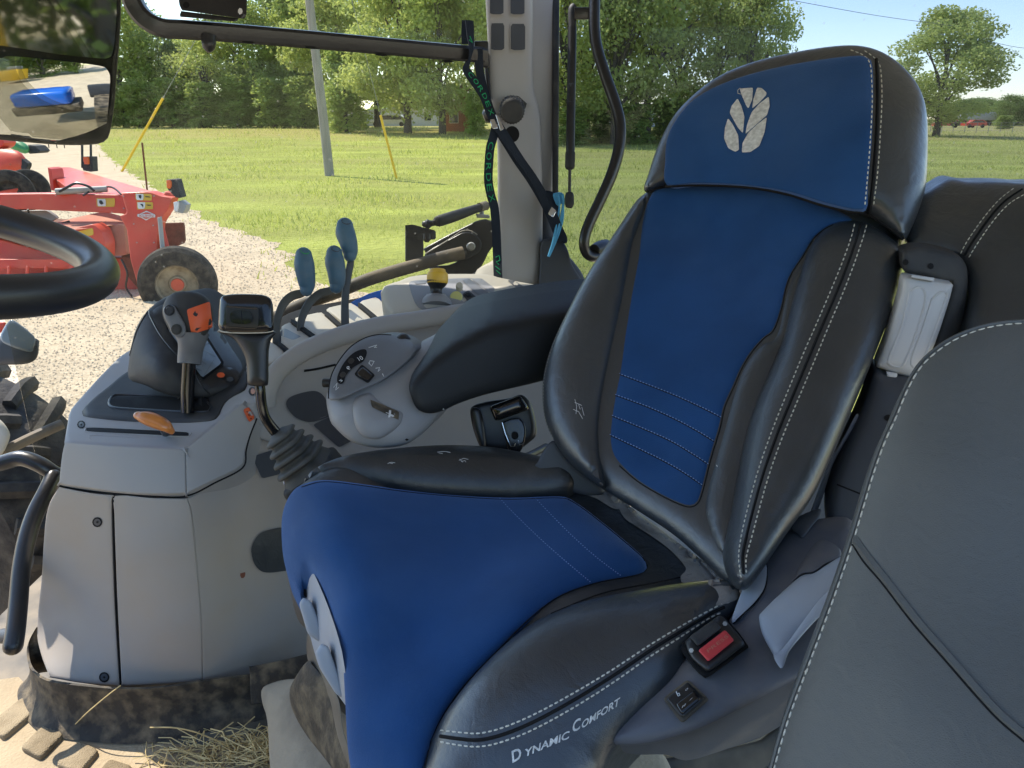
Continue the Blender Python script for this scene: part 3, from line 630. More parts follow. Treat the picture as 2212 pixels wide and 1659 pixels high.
sd = plate("side_plate", zz(Z1, [(780, 1240), (960, 1232), (1035, 1260), (1110, 1270), (1085, 1340), (1045, 1400), (1020, 1440), (1010, 1570), (1015, 1790), (960, 1990), (905, 1900), (840, 1670), (815, 1470), (770, 1390), (820, 1370)]), 10.4, .16, "redpaint", mw, .012)
plate("side_bracket", zz(Z1, [(1060, 1230), (1120, 1245), (1110, 1290), (1070, 1390), (1030, 1420), (1035, 1300)]), 10.5, .1, "redpaint", mw, .01)
beam("strut", MP(345, 480, 10.5), MP(366, 560, 10.5), .07, .09, "redpaint", mw)
plate("rear_flap", zz(Z1, [(1060, 1435), (1180, 1432), (1190, 1560), (1100, 1600), (1050, 1600)]), 10.8, .03, "rust", mw, .004)
plate("hood_top", zz(Z1, [(330, 1440), (480, 1400), (640, 1365), (760, 1400), (780, 1440), (560, 1470), (450, 1480)]), lambda u, v: (11.6-(v-460)/30)/S, .12, "redfade", mw, .01)
plate("hood_front", zz(Z1, [(470, 1480), (600, 1455), (800, 1440), (815, 1640), (600, 1660), (560, 1560)]), 10.75, .3, "redfade", mw, .01)
plate("hood_side", zz(Z1, [(380, 1490), (600, 1440), (650, 1480), (680, 1560), (680, 1660), (500, 1660), (420, 1560)]), 10.5, .2, "redpaint", mw, .01)
plate("deck", [(-60, 470), (40, 470), (150, 478), (230, 468), (262, 470), (210, 486), (120, 497), (-60, 492)], lambda u, v: (11.6-(v-470)/25)/S, .15, "rust", mw, .005)
plate("shield", zz(Z1, [(80, 1358), (300, 1352), (370, 1400), (300, 1440), (180, 1390)]), 11., .05, "greymetal", mw, .004)
plate("skirt", [(-60, 500), (80, 540), (200, 555), (300, 560), (318, 640), (300, 660), (200, 650), (-60, 640)], 10.9, .5, "redpaint", mw, .01)
for q, d in ((rrect(-60, 560, 155, 580, 4), 10.6), (rrect(-60, 595, 120, 640, 6), 10.5), (rrect(150, 560, 166, 640, 4), 10.5)): plate("guard_frame", q, d, .05, "redpaint", mw, .006)
plate("underframe", [(262, 552), (300, 565), (310, 600), (300, 625), (278, 600)], 10.8, .2, "rust", mw, .01)
# hydraulic line on the beam
g = sweep([MP(u, v, 10.7) for u, v in ((128, 414), (146, 404), (165, 396), (190, 402), (203, 412))], .018, n=8); obj("hose", g[0], g[1], "blackmetal", mw)
g = cyl(MP(120, 414, 10.72), MP(232, 408, 10.9), .045, 12); obj("cylinder", g[0], g[1], "greymetal", mw)
# wheel
wc = MP(385, 612, 10.35); axd = Vector((.32, -1, 0)).normalized()
wr = .50
prof = [(-.16, .26), (-.165, .34), (-.15, .44), (-.10, .49), (0, .505), (.10, .49), (.15, .44), (.165, .34), (.16, .26)]
def revolve(c, ax, prof, n=48):
    ax = Vector(ax).normalized(); u = ax.cross(Vector((0, 0, 1))).normalized(); w_ = ax.cross(u); V = []; Fs = []
    for i in range(n):
        a = 2*pi*i/n; e = u*cos(a)+w_*sin(a)
        for h_, r_ in prof: V.append(Vector(c)+ax*h_+e*r_)
    m_ = len(prof)
    for i in range(n):
        for j in range(m_-1): i2 = (i+1) % n; Fs.append((i*m_+j, i*m_+j+1, i2*m_+j+1, i2*m_+j))
    return V, Fs
g = revolve(wc, axd, prof); wh = obj("wheel", g[0], g[1], "tyre", mw)
g = revolve(wc, axd, [(-.16, .27), (-.1, .27), (.02, .2), (.04, .1), (.07, .08), (.07, .001)][::-1]+[]); obj("rim", *revolve(wc, axd, [(.165, .27), (.15, .255), (.06, .235), (.05, .12), (.09, .10), (.09, .001)]), "rimcream", wh)
obj("hub", *revolve(wc, axd, [(.09, .085), (.12, .08), (.12, .001)], 20), "redpaint", wh)
for q in ((795, 1262), (795, 1340), (990, 1260), (1035, 1395), (860, 1440), (985, 1450), (880, 1560), (990, 1560)): decal("bolt", circ(Z1(*q), 2., 8), [sd, fr], "greymetal", mw, off=.012, th=.014)
for a in ([(180, 422, 10.7), (205, 408, 10.9), (240, 404, 10.9), (262, 420, 10.7)], [(60, 452, 10.7), (70, 475, 10.8), (110, 486, 10.9), (150, 478, 10.9)], [(262, 560, 10.3), (275, 590, 10.3), (272, 620, 10.4), (285, 640, 10.4)]):
    g = sweep([MP(*x) for x in a], .014, n=8); obj("hose", g[0], g[1], "blackmetal", mw)
for x in (20, 60, 100): g = cyl(MP(x, 575, 10.55), MP(x-4, 640, 10.55), .022, 8); obj("guard_bar", g[0], g[1], "redpaint", mw)
beam("lower_rail", MP(-40, 648, 10.6), MP(300, 640, 10.7), .06, .07, "redfade", mw); g = cyl(MP(345, 470, 10.3), MP(352, 545, 10.3), .03, 10); obj("damper", g[0], g[1], "greymetal", mw)
# stickers, emblem, lamps
for q in (((240, 427), (278, 429), (277, 447), (241, 446)),): 
    decal("warning_label", zz(Z1, [(620, 1275), (740, 1275), (738, 1330), (622, 1330)]), [fr], "labelyellow", mw, off=.006); decal("label_face", zz(Z1, [(626, 1280), (680, 1280), (680, 1326), (628, 1326)]), [fr], "labelwhite", mw, off=.012)
    decal("label_print", zz(Z1, [(636, 1290), (650, 1285), (660, 1300), (672, 1305), (655, 1318), (640, 1312)]), [fr], "inkdark", mw, off=.018)
decals("warning_label", [zz(Z1, [(870, 1243), (978, 1248), (975, 1290), (872, 1288)]), zz(Z1, [(880, 1298), (985, 1300), (983, 1345), (882, 1347)]), ], [sd], "labelyellow", mw, off=.006)
decals("label_face", [zz(Z1, [(874, 1246), (924, 1248), (922, 1288), (876, 1286)]), zz(Z1, [(884, 1301), (934, 1302), (932, 1343), (886, 1344)])], [sd], "labelwhite", mw, off=.012)
decals("label_print", [zz(Z1, [(890, 1255), (912, 1252), (905, 1280), (894, 1272)]), zz(Z1, [(900, 1312), (922, 1310), (920, 1336), (912, 1322)]), zz(Z1, [(930, 1262), (970, 1264), (970, 1270), (930, 1268)]), zz(Z1, [(938, 1316), (976, 1317), (976, 1323), (938, 1322)])], [sd], "inkdark", mw, off=.018)
di = zz(Z1, [(880, 1385), (942, 1355), (1002, 1382), (940, 1418)]); dii = [(311+.82*(x-316.0)+4.2, 465.5+.72*(y-465.5)) for x, y in di]
decal("emblem", di, [sd], "labelwhite", mw, off=.006); decal("emblem_field", [(316+.84*(x-316), 465.4+.76*(y-465.4)) for x, y in di], [sd], "redpaint", mw, off=.012)
decal("emblem_band", zz(Z1, [(885, 1376), (998, 1376), (998, 1398), (885, 1398)]), [sd], "labelwhite", mw, off=.018); textdecal("emblem_lettering", "KUHN", Z1(897, 1396), (89/2.977, 0), (0, -17/2.977), [sd], "redpaint", mw, off=.026)
decal("warning_label", zz(Z1, [(490, 1490), (598, 1465), (602, 1510), (500, 1535)]), [o for o in bpy.data.objects if o.name.startswith("hood_side")], "labelyellow", mw, off=.006)
lp = plate("tail_lamp", zz(Z1, [(1070, 1155), (1135, 1150), (1170, 1275), (1130, 1270), (1075, 1215)]), 10.3, .12, "blackmat", mw, .01); plate("lens", zz(Z1, [(1070, 1160), (1100, 1160), (1098, 1215), (1072, 1212)]), 10.27, .05, "lamporange", lp, .008)
lp = plate("marker_lamp", zz(Z1, [(1115, 1300), (1160, 1290), (1200, 1320), (1180, 1375), (1120, 1360)]), 10.35, .12, "greymetal", mw, .01); plate("lens", zz(Z1, [(1120, 1300), (1150, 1295), (1140, 1362), (1118, 1355)]), 10.32, .04, "lampwhite", lp, .008)
lp = plate("front_lamp", zz(Z1, [(528, 1008), (595, 1005), (600, 1108), (530, 1095)]), 12.6, .12, "blackmat", mw, .01); plate("lens", zz(Z1, [(535, 1010), (565, 1010), (565, 1060), (538, 1055)]), 12.55, .05, "lamporange", lp, .008)
for a in (530, 586): beam("lamp_post", MP(*Z1(a-2, 925), 12.6), MP(*Z1(a, 1080), 12.6), .03, .03, "blackmetal", mw, .004)
# second red machine, left
rr = root("hay_rake", "red farm machine with two small tyres at the left edge below the mirror", "farm machine", onz(20, 455))
g = puffgeo(zz(Z1, [(-60, 975), (100, 965), (160, 1010), (170, 1060), (150, 1100), (60, 1130), (-60, 1150)]), lambda u, v: 14.5/S, H=.2, R=.35, T=.8, step=20, sm=3); obj("housing", g[0], g[1], "redpaint", rr)
plate("cover", zz(Z1, [(-60, 880), (20, 880), (30, 930), (-10, 960), (-60, 960)]), 14.9, .3, "redpaint", rr, .02); plate("hitch_plate", zz(Z1, [(140, 1020), (185, 1055), (160, 1110), (130, 1080)]), 14.4, .1, "blackmat", rr, .01)
for (x, y, r_, d) in ((180, 1200, .38, 13.9), (60, 1225, .42, 13.2)):
    c = MP(*Z1(x, y+20), d); g = revolve(c, (.5, -1, .2), [(q[0]*r_*1.6, q[1]*r_*1.9) for q in prof]); wh = obj("wheel", g[0], g[1], "tyre", rr); obj("rim", *revolve(c, (.5, -1, .2), [(.12*r_*2, .27*r_*1.9), (.05, .2*r_*2), (.05, .001)]), "tyre", wh)
beam("drawbar", MP(*Z1(-40, 1260), 13), MP(*Z1(205, 1215), 13.4), .09, .12, "redpaint", rr)
gt = root("seed_bin", "green machine part lying behind the red machine under the mirror", "farm machine", onz(40, 348)); g = puffgeo(zz(Z1, [(30, 900), (90, 895), (150, 915), (190, 950), (170, 990), (80, 960), (40, 935)]), lambda u, v: 22/S, H=.3, R=.5, T=.6, step=12, sm=3); obj("shell", g[0], g[1], "green", gt)
plate("base", zz(Z1, [(180, 930), (225, 935), (260, 970), (250, 985), (180, 990)]), 22, .4, "blackmat", gt, .02)
for i, x in enumerate((320, 372, 420)):
    a = onz(*Z1(x, 975)); g = cyl(a, a+Vector((0, 0, 1.)), .035, 8); tag(obj("tine_post", g[0], g[1], "blackmetal"), ("left", "middle", "right")[i]+" of three short dark posts under the exterior mirror", "post", "dark posts under the mirror")
# ================================================================ CAB
cab = root("tractor_cab", "grey tractor cab shell with vented pillar, tinted side and rear windows and roof", "cab", P(1115, 610, 1.88))
# roof (never in the picture, but it shades the cab)
ZR = EYE.z+.37*S
def rf(x0, x1, y0, y1, z0, z1): return box(((x0+x1)/2*S, (y0+y1)/2*S, (z0+z1)/2), ((x1-x0)/2*S, (y1-y0)/2*S, (z1-z0)/2), bev=.02)
g = rf(-1.32, 1.35, .30, 1.90, ZR, ZR+.09); obj("roof", g[0], g[1], "headliner", cab)
# pillar
pil = puff("pillar", [(1046, -60), (1046, -60), (1052, 60), (1055, 130), (1058, 215), (1066, 260), (1074, 310), (1075, 420), (1076, 500), (1078, 618), (1078, 618), (1168, 618), (1168, 618), (1170, 500), (1170, 380), (1167, 290), (1163, 240), (1152, 195), (1149, 150), (1149, 60), (1148, -60), (1148, -60)],
  [(1046, 0, 1.80), (1148, 0, 1.83), (1075, 610, 1.86), (1168, 610, 1.89)], "grey", cab, H=.02, R=.035, T=.14, step=22, back=(.1, 1, 0))
pe = puff("pillar_edge", [(1143, -60), (1143, -60), (1143, 190), (1158, 240), (1163, 300), (1164, 422), (1164, 422), (1192, 422), (1192, 422), (1195, 200), (1198, -60), (1198, -60)], [(1150, 0, 1.87), (1195, 0, 1.88), (1170, 420, 1.91)], "grey", cab, H=.006, R=.02, T=.12, step=22, back=(.1, 1, 0))
puff("window_seal", [(1193, -60), (1193, -60), (1193, 425), (1193, 425), (1206, 425), (1206, 425), (1209, -60), (1209, -60)], lambda u, v: 1.88, "blackmat", cab, H=.006, R=.008, T=.03, step=14)
puff("pillar_foot", [(1160, 620), (1160, 620), (1168, 420), (1190, 418), (1200, 520), (1235, 560), (1262, 600), (1262, 640), (1262, 640)], lambda u, v: 1.93, "column", cab, H=.02, R=.03, T=.1, step=16, sm=3)
for x0, y0, x1, y1 in ((1087, 0, 1186, 98), (1219, 0, 1321, 98), (1094, 143, 1191, 328), (1221, 147, 1325, 328)):
    a = Zb1(x0, y0 if y0 else -60); b = Zb1(x1, y1)
    o1 = rrect(a[0], a[1], b[0], b[1], 4); vf = decal("vent", o1, [pil], "grey", cab, off=.004, step=20, th=.004)
    decal("vent_flap", rrect(a[0]+2, a[1]+2, b[0]-2, b[1]-2, 3), [vf], "column", vf, off=.0015, step=20, th=.003)
for q in ((1078, 218), (1146, 226)): decal("screw_cap", circ(q, 6.5, 16, 4.5), [pil], "grey", cab, off=.003, th=.004)
sock = decal("socket_nut", zz(Zb1, [(1200, 618), (1275, 615), (1330, 665), (1320, 700), (1250, 720), (1185, 680)]), [pil], "blackmat", cab, off=.012, th=.012)
a = P(1106, 232, 1.80); b = P(1106, 241, 1.72); g = cyl(a, b, .034, 28, bev=.2); kn = obj("socket_cap", g[0], g[1], "blackmat", cab)
m = MB()
for i in range(26):
    e = (b-a).normalized(); u_ = e.cross(Vector((0, 0, 1))).normalized(); w_ = e.cross(u_); q = u_*cos(i*2*pi/26)*.034+w_*sin(i*2*pi/26)*.034
    m.add(sweep([a+q+e*.012, b+q-e*.012], .0022, n=5, sub=1))
m.obj("socket_ribs", "blackmat", cab)
g = decalgeo(circ((1106, 290), 16, 20, 18), [pil], off=.001, th=.003); obj("socket_hole", g[0], g[1], "seam", cab)
g = cyl(P(1058, 248, 1.80), P(1045, 254, 1.80), .020, 16, bev=.5); obj("knob", g[0], g[1], "black", cab)
puff("belt_guide", zz(Zb1, [(1050, 330), (1072, 310), (1080, 420), (1095, 560), (1100, 640), (1075, 600), (1060, 480)]), lambda u, v: 1.8, "black", cab, H=.008, R=.01, T=.03, sm=3)
g = puffgeo([(1560, 890), (1960, 890), (1960, 1320), (1560, 1320)], 1.22, H=.004, R=.01, T=.3, sm=1, step=30); obj("dark_gap_plate", g[0], g[1], "column", cab)  # dark plate added behind the seat so the gap beside it stays dark
# window glass
def pane(name, q, mat):
    V = [PR(u, v, d*S) for u, v, d in q]; n = (V[1]-V[0]).cross(V[2]-V[1]).normalized()*.004
    m = len(V); Fs = [tuple(range(m)), tuple(range(2*m-1, m-1, -1))]+[(i, (i+1) % m, (i+1) % m+m, i+m) for i in range(m)]
    return obj(name, V+[v+n for v in V], Fs, mat, cab, smooth=False)
def glz(x, y, z): return Vector((x*S, y*S, EYE.z+z*S))
A0 = P(60, 300, 1.72); A1 = P(1060, 300, 1.92)
def vert_pane(name, a, b, z0, z1, mat, th=.004):
    n = Vector((-(b-a).y, (b-a).x, 0)).normalized()*th
    V = [Vector((a.x, a.y, z0)), Vector((b.x, b.y, z0)), Vector((b.x, b.y, z1)), Vector((a.x, a.y, z1))]; V += [v+n for v in V]
    return obj(name, V, [(0, 1, 2, 3), (7, 6, 5, 4), (0, 4, 5, 1), (1, 5, 6, 2), (2, 6, 7, 3), (3, 7, 4, 0)], mat, cab, smooth=False)
dirv = (A1-A0); a = A0-dirv*.12
vert_pane("side_window", a, A1+dirv*.04, EYE.z-1.02*S, ZR, "glass")
B0 = P(1205, 300, 1.93); B1 = P(2400, 300, 1.78); vert_pane("rear_window", B0, B1, EYE.z-.45*S, ZR, "glass2")
# inner floor, rear wall (low), fender deck
zf = EYE.z-1.0*S
# ------------------------------------------------ floor mat
def fl(u, v): return onz(u, v, zf)
q = [fl(-120, 1485), fl(40, 1462), fl(75, 1500), fl(120, 1580), fl(700, 1640), fl(2300, 1500), fl(2300, 2300), fl(-120, 2300)]
V, Fs = join((q+[v-Vector((0, 0, .03)) for v in q], [tuple(range(8)), tuple(range(15, 7, -1))]+[(i, (i+1) % 8, (i+1) % 8+8, i+8) for i in range(8)]))
g = box((.1, -.34, 1.2), (1.6, .08, .30), bev=.03); obj('unseen_bounce_block', g[0], g[1], 'column', cab)  # sill-like box out of view, added to block ground bounce and brown reflections
fm = obj("floor_mat", V, Fs, "mat", sharp=30); tag(fm, "tan dusty rubber floor mat with raised tread pads at bottom left", "floor mat")
g = box((.5, 1.05, zf-.06), (1.9, 1.35, .03), bev=.01); obj("floor_pan", g[0], g[1], "dirtymetal", cab)
for q in ([(150, 1195), (230, 1290), (20, 1468), (-70, 1370)], [(290, 1370), (420, 1432), (262, 1594), (128, 1522)], [(512, 1478), (642, 1540), (505, 1700), (355, 1630)], [(705, 1595), (862, 1645), (740, 1800), (590, 1730)], [(-170, 1290), (-90, 1380), (-260, 1560), (-360, 1460)]):
    puff("tread_pad", quadr(zz(Z3, q), .16), lambda u, v: (1.0-.004)*1/(-ray(u, v).z), "matpad", fm, H=.007, R=.004, T=.006, sm=1, step=10, nv=(0, 0, 1), back=(0, 0, -1))
# edge roll of the mat bottom-left
# ------------------------------------------------ side console
con = root("side_console", "big grey moulded right-hand console carrying hood, display, levers and switches", "console", P(430, 1470, 1.36))
# panels of the console: faceted front, two lower panels, upper panel, deck
cd_ = [(81, 1358, 1.40), (107, 1462, 1.342), (260, 1480, 1.325), (370, 1474, 1.33), (128, 1050, 1.26), (101, 1106, 1.29), (249, 1067, 1.235), (403, 1070, 1.232), (433, 1341, 1.29), (537, 1455, 1.365), (660, 1420, 1.42), (524, 1010, 1.29), (560, 900, 1.33), (700, 1200, 1.39), (800, 1100, 1.40), (900, 950, 1.42)]
dcon = tps(cd_)
# front-left narrow facet and lower-left panel
lp1 = puff("lower_panel", [(128, 1052), (128, 1052), (101, 1108), (90, 1250), (80, 1358), (88, 1410), (107, 1463), (107, 1463), (180, 1476), (258, 1481), (258, 1481), (247, 1300), (241, 1106), (244, 1070), (244, 1070), (190, 1064)], dcon, "greylow", con, H=.004, R=.008, T=.10, step=22, sm=4, back=(.1, .6, -.6))
FB = dict(H=.002, R=.004, T=.10, step=20, back=(.1, .6, -.6))
lp2 = puff("lower_panel", [(250, 1071), (247, 1106), (254, 1300), (263, 1481), (263, 1481), (350, 1477), (437, 1471), (437, 1471), (434, 1341), (424, 1220), (413, 1106), (403, 1077), (403, 1077), (330, 1076)], dcon, "greylow", con, sm=3, **FB)
foldu = lambda v: 403+(v-1070)*.10
dfold = lambda u, v: dcon(u, v)+min(.03, max(0., u-foldu(v))*.00030)
lp3 = puff("lower_panel", [(404, 1077), (404, 1077), (414, 1106), (425, 1220), (435, 1341), (438, 1471), (438, 1471), (541, 1460), (660, 1424), (760, 1410), (860, 1400), (860, 1400), (860, 1100), (800, 1000), (800, 1000), (700, 965), (640, 930), (560, 900), (530, 974), (526, 1014), (500, 1032), (404, 1077)], dfold, "greylow", con, sm=3, **FB)
up = puff("upper_panel", [(141, 955), (141, 955), (134, 985), (128, 1045), (128, 1045), (249, 1062), (330, 1067), (402, 1066), (402, 1066), (400, 970), (400, 970), (302, 966), (200, 960)], lambda u, v: dcon(u, v)-.006, "grey", con, sm=3, **FB)
up2 = puff("upper_panel", [(401, 970), (401, 970), (403, 1066), (403, 1066), (460, 1038), (522, 1006), (528, 975), (545, 925), (551, 905), (535, 880), (522, 872), (522, 872)], lambda u, v: dcon(u, v)-.006, "grey", con, sm=3, **FB)
deckd = tps([(141, 955, 1.255), (302, 966, 1.245), (400, 970, 1.24), (151, 889, 1.38), (200, 840, 1.46), (279, 790, 1.56), (460, 899, 1.33), (521, 872, 1.33), (540, 800, 1.42), (600, 760, 1.5), (430, 880, 1.36)])
dk = puff("deck", [(139, 957), (139, 957), (146, 915), (152, 888), (175, 860), (230, 800), (285, 755), (400, 720), (500, 730), (560, 780), (590, 830), (560, 862), (548, 880), (520, 876), (520, 876), (402, 973), (402, 973), (302, 969), (200, 963)], deckd, "grey", con, H=.004, R=.008, T=.05, step=24, sm=4, nv=(0, -.2, 1), back=(.1, .4, -1))
ins = puff("hood_base", zz(Z2, [(525, 1000), (532, 1028), (620, 1045), (850, 1066), (1100, 1072), (1330, 1064), (1400, 1035), (1440, 950), (1500, 900), (1575, 860), (1590, 800), (1560, 700), (1400, 640), (1000, 700), (830, 740), (700, 840), (600, 920)]), lambda u, v: deckd(u, v)-.008, "blackmat", con, H=.004, R=.008, T=.03, step=22, sm=4, nv=(0, -.2, 1), back=(.1, .4, -1))
hd = puff("display_hood", zz(Z2, [(830, 790), (828, 690), (845, 580), (870, 480), (910, 400), (955, 345), (1020, 290), (1110, 245), (1200, 235), (1290, 290), (1370, 410), (1460, 540), (1570, 690), (1590, 760), (1560, 830), (1380, 900), (1240, 920), (1050, 880), (930, 830)]),
   [(279, 815, 1.42), (322, 667, 1.46), (370, 637, 1.5), (470, 700, 1.52), (530, 790, 1.43), (410, 850, 1.37), (340, 800, 1.37)], "blackmat", con, H=.045, R=.09, T=.09, step=16, sm=4, back=(.3, 1, -.1))
rec = decal("display_recess", zz(Z2, [(965, 370), (1010, 400), (1100, 470), (1250, 640), (1300, 800), (1330, 860), (1480, 790), (1560, 720), (1480, 580), (1370, 420), (1200, 330), (1050, 310)]), [hd], "black", con, off=.003, sm=3, step=14)
sc_ = decal("display_screen", quadr(zz(Z2, [(1060, 445), (1260, 400), (1445, 690), (1305, 800)]), .06), [hd], "seam", con, off=.008, th=.006)
sc2 = decal("screen_glass", quadr(zz(Z2, [(1078, 470), (1258, 425), (1425, 688), (1300, 782)]), .05), [hd], "screen", sc_, off=.0105, th=.003)
m = MB()
for a, b in (((1290, 590), (1390, 650)), ((1250, 640), (1330, 700)), ((1210, 700), (1300, 740)), ((1330, 620), (1300, 720)), ((1350, 560), (1200, 620)), ((1380, 660), (1310, 770))): m.add(decalgeo([(Z2(*a)[0], Z2(*a)[1]-.9), (Z2(*b)[0], Z2(*b)[1]-.9), (Z2(*b)[0], Z2(*b)[1]+.9), (Z2(*a)[0], Z2(*a)[1]+.9)], [sc2], off=.0012, th=.0008))
m.obj("screen_graphics", "screenline", sc_)
seamline("hood_edge", zz(Z2, [(835, 640), (880, 480), (955, 352), (965, 385), (1040, 520), (1160, 660), (1250, 745), (1290, 820), (1350, 890)]), [hd], "black", con, w=.0022)
pd = decal("button_pad", zz(Z2, [(1330, 820), (1380, 750), (1460, 715), (1530, 740), (1535, 800), (1480, 835), (1400, 845)]), [hd, ins, dk], "black", con, off=.004, sm=4, th=.006)
for c, r_, mt in (((1420, 765), 9, "orange"), ((1480, 792), 8, "column")):
    b_ = decal("button", circ(Z2(*c), r_*1.2, 18, r_*.85), [pd], "blackmat", con, off=.003, th=.005); decal("button_cap", circ(Z2(*c), r_, 18, r_*.65), [b_], mt, b_, off=.004, th=.005)
sl = decal("lever_slot", quadr(zz(Z2, [(695, 905), (1340, 905), (1360, 1002), (705, 970)]), .12, 5), [ins, hd, dk], "seam", con, off=.0025, th=.002)
seamline("slot_rim", zz(Z2, [(700, 940), (720, 905), (790, 893), (1100, 905), (1280, 925), (1345, 950), (1350, 990), (1290, 1003), (1000, 992), (760, 978), (705, 960), (700, 940)]), [ins, dk], "black", con, w=.0028)
sl2 = decal("throttle_slot", quadr(zz(Z2, [(548, 1105), (620, 1103), (1210, 1132), (1215, 1160), (1140, 1160), (560, 1130)]), .1), [dk], "seam", con, off=.002, th=.002)
seamline("slot_lip", zz(Z2, [(550, 1118), (575, 1103), (900, 1117), (1205, 1133), (1217, 1148), (1195, 1162), (900, 1150), (570, 1133), (550, 1118)]), [dk], "grey", con, w=.0018)
seamline("label_strip_edge", zz(Z2, [(580, 1175), (585, 1155), (760, 1162), (900, 1170)]), [dk], "grey", con, w=.0008)
def screw(u, v, r_, tg, par, dd=.0):
    o = decal("screw", circ((u, v), r_, 18), tg, "seam", par, off=.0015, th=.002); decal("screw_head", circ((u, v), r_*.72, 16), [o], "column", o, off=.0012, th=.0015); decal("screw_slot", circ((u, v), r_*.28, 6), [o], "seam", o, off=.0032, th=.001)
screw(175.5, 917, 9, [dk], con); screw(210, 1128, 11, [lp1], con); screw(225, 1463, 11.5, [lp1], con)
seamline("panel_gap", [(128, 1049), (190, 1059), (249, 1065), (330, 1071), (403, 1071), (465, 1042), (524, 1010), (531, 973), (540, 940), (554, 905)], [up, up2, lp1, lp2, lp3], "seam", con, w=.0022)
seamline("panel_gap", [(246, 1068), (244, 1106), (248, 1250), (252, 1350), (260, 1482)], [lp1, lp2], "seam", con, w=.0026)
# facets of the body: raised folds modelled as shallow ridges
decal("sticker", quadr(zz(Z2, [(1562, 988), (1600, 970), (1640, 1042), (1602, 1070)]), .1), [up2, lp3, dk], "orange", con, off=.003, th=.001)
stk = bpy.data.objects[ [o.name for o in con.children if o.name.startswith("sticker")][0] ]
decals("sticker_marks", [circ(Z2(1590, 1002), 1.9, 6), circ(Z2(1603, 1022), 3.2, 12), circ(Z2(1614, 1046), 2., 6)], [stk], "inkdark", con, off=.0008, th=.0005)
decal("sticker_marks", circ(Z2(1603, 1022), 1.7, 10), [stk], "orange", con, off=.0016, th=.0005)
# wall behind pod
wl = puff("side_wall", [(545, 880), (548, 850), (575, 835), (610, 800), (650, 765), (740, 730), (900, 700), (1100, 680), (1300, 640), (1300, 640), (1300, 1060), (1300, 1060), (1000, 1050), (800, 1060), (700, 1000), (600, 960), (552, 940)], tps([(545, 880, 1.35), (600, 820, 1.40), (740, 740, 1.47), (1100, 690, 1.56), (1300, 660, 1.6), (1300, 1000, 1.5), (1000, 1000, 1.43), (700, 980, 1.37), (600, 960, 1.36), (900, 850, 1.46)]), "grey", con, H=.01, R=.02, T=.05, step=26, sm=4, back=(.1, .7, -.2))
pk = decal("pocket", zz(Z2, [(1840, 950), (1880, 900), (2000, 868), (2060, 880), (2100, 930), (2135, 1020), (2100, 1040), (1990, 1068), (1890, 1030)]), [wl], "column", con, off=.003, sm=4, th=.004)
decal("switch_blank", quadr(zz(Z2, [(2010, 1085), (2130, 1030), (2260, 1190), (2180, 1232)]), .1), [wl], "column", con, off=.004, th=.006)
decal("switch_blank", quadr(zz(Z2, [(1620, 1290), (1760, 1245), (1830, 1395), (1685, 1432)]), .1), [lp3, wl], "matpad" if False else "column", con, off=.004, th=.006)
textdecal("pocket_print", "-----", Z2(2060, 1045), (12, -4), (0, -2), [pk], "ink", con, off=.001)
seamline("deck_gap", zz(Z4, [(350, 1360), (450, 1345), (580, 1315)]), [wl], "seam", con, w=.003)
gp = decal("grommet", zz(Z3, [(1620, 220), (1660, 150), (1730, 115), (1850, 105), (1920, 200), (1900, 350), (1820, 380), (1700, 388), (1640, 340), (1618, 270)]), [lp3], "leather", con, off=.004, sm=4, th=.005)
decal("scuff", zz(Z3, [(1545, 395), (1580, 385), (1575, 415), (1560, 430), (1545, 420)]), [lp3], "rust", con, off=.001, th=.0008)
bx_ = decal("orange_led", circ(Z2(1622, 870), 8, 14, 10), [wl, dk, up2], "blackmat", con, off=.003, th=.003); decal("led_lens", circ(Z2(1626, 870), 5, 12, 7), [bx_], "amber", con, off=.0012, th=.002)
# grab rail sweeping over the console
g = sweep([P(u, v, d) for u, v, d in ((572, 872, 1.335), (580, 838, 1.33), (602, 800, 1.34), (655, 760, 1.36), (731, 728, 1.39), (820, 704, 1.43), (909, 690, 1.47), (990, 676, 1.5), (1090, 665, 1.54), (1240, 650, 1.6))], [.021, .019, .0185, .019, .0195, .0195, .019, .019, .019, .019], n=16, flat=1.15); obj("grab_rail", g[0], g[1], "grey", con)
# slats deck
slz = -.41
def sd_(off=0.): return lambda u, v: (slz+off)/ray(u, v).z
bas = puff("lever_deck", [(592, 772), (596, 700), (650, 668), (770, 645), (860, 620), (900, 595), (1070, 585), (1250, 600), (1260, 670), (1000, 705), (740, 755), (640, 785)], sd_(-.035), "seam", con, H=.004, R=.01, T=.06, step=26, sm=3, nv=(0, 0, 1), back=(0, 0, -1))
for q in ([(60, 1130), (130, 1160), (245, 1245), (60, 1330)], [(165, 1010), (232, 985), (435, 1115), (250, 1225), (160, 1150)], [(262, 955), (455, 912), (625, 1035), (440, 1105), (262, 985)], [(500, 905), (690, 862), (880, 980), (650, 1030)], [(745, 855), (880, 820), (1010, 950), (890, 985)], [(880, 812), (990, 740), (1040, 770), (1080, 900), (1020, 945)]):
    q = zz(Z4, q); mx = sum(a[0] for a in q)/4; my = sum(a[1] for a in q)/4; q = [(mx+(a-mx)*.965, my+(b-my)*.97) for a, b in q]
    puff("slat", quadr(q, .05, 2), sd_(0.), "cream", con, H=.003, R=.006, T=.018, step=16, sm=1, nv=(0, 0, 1), back=(0, 0, -1))
for q in ([(175, 1060), (215, 1050), (330, 1110), (270, 1135), (170, 1100)], [(640, 900), (690, 915), (790, 990), (720, 1000), (640, 950)]):
    sl_ = [o for o in con.children if o.name.startswith("slat")]; decal("slat_label", quadr(zz(Z4, q), .06, 2), sl_, "podface", con, off=.001, th=.001)
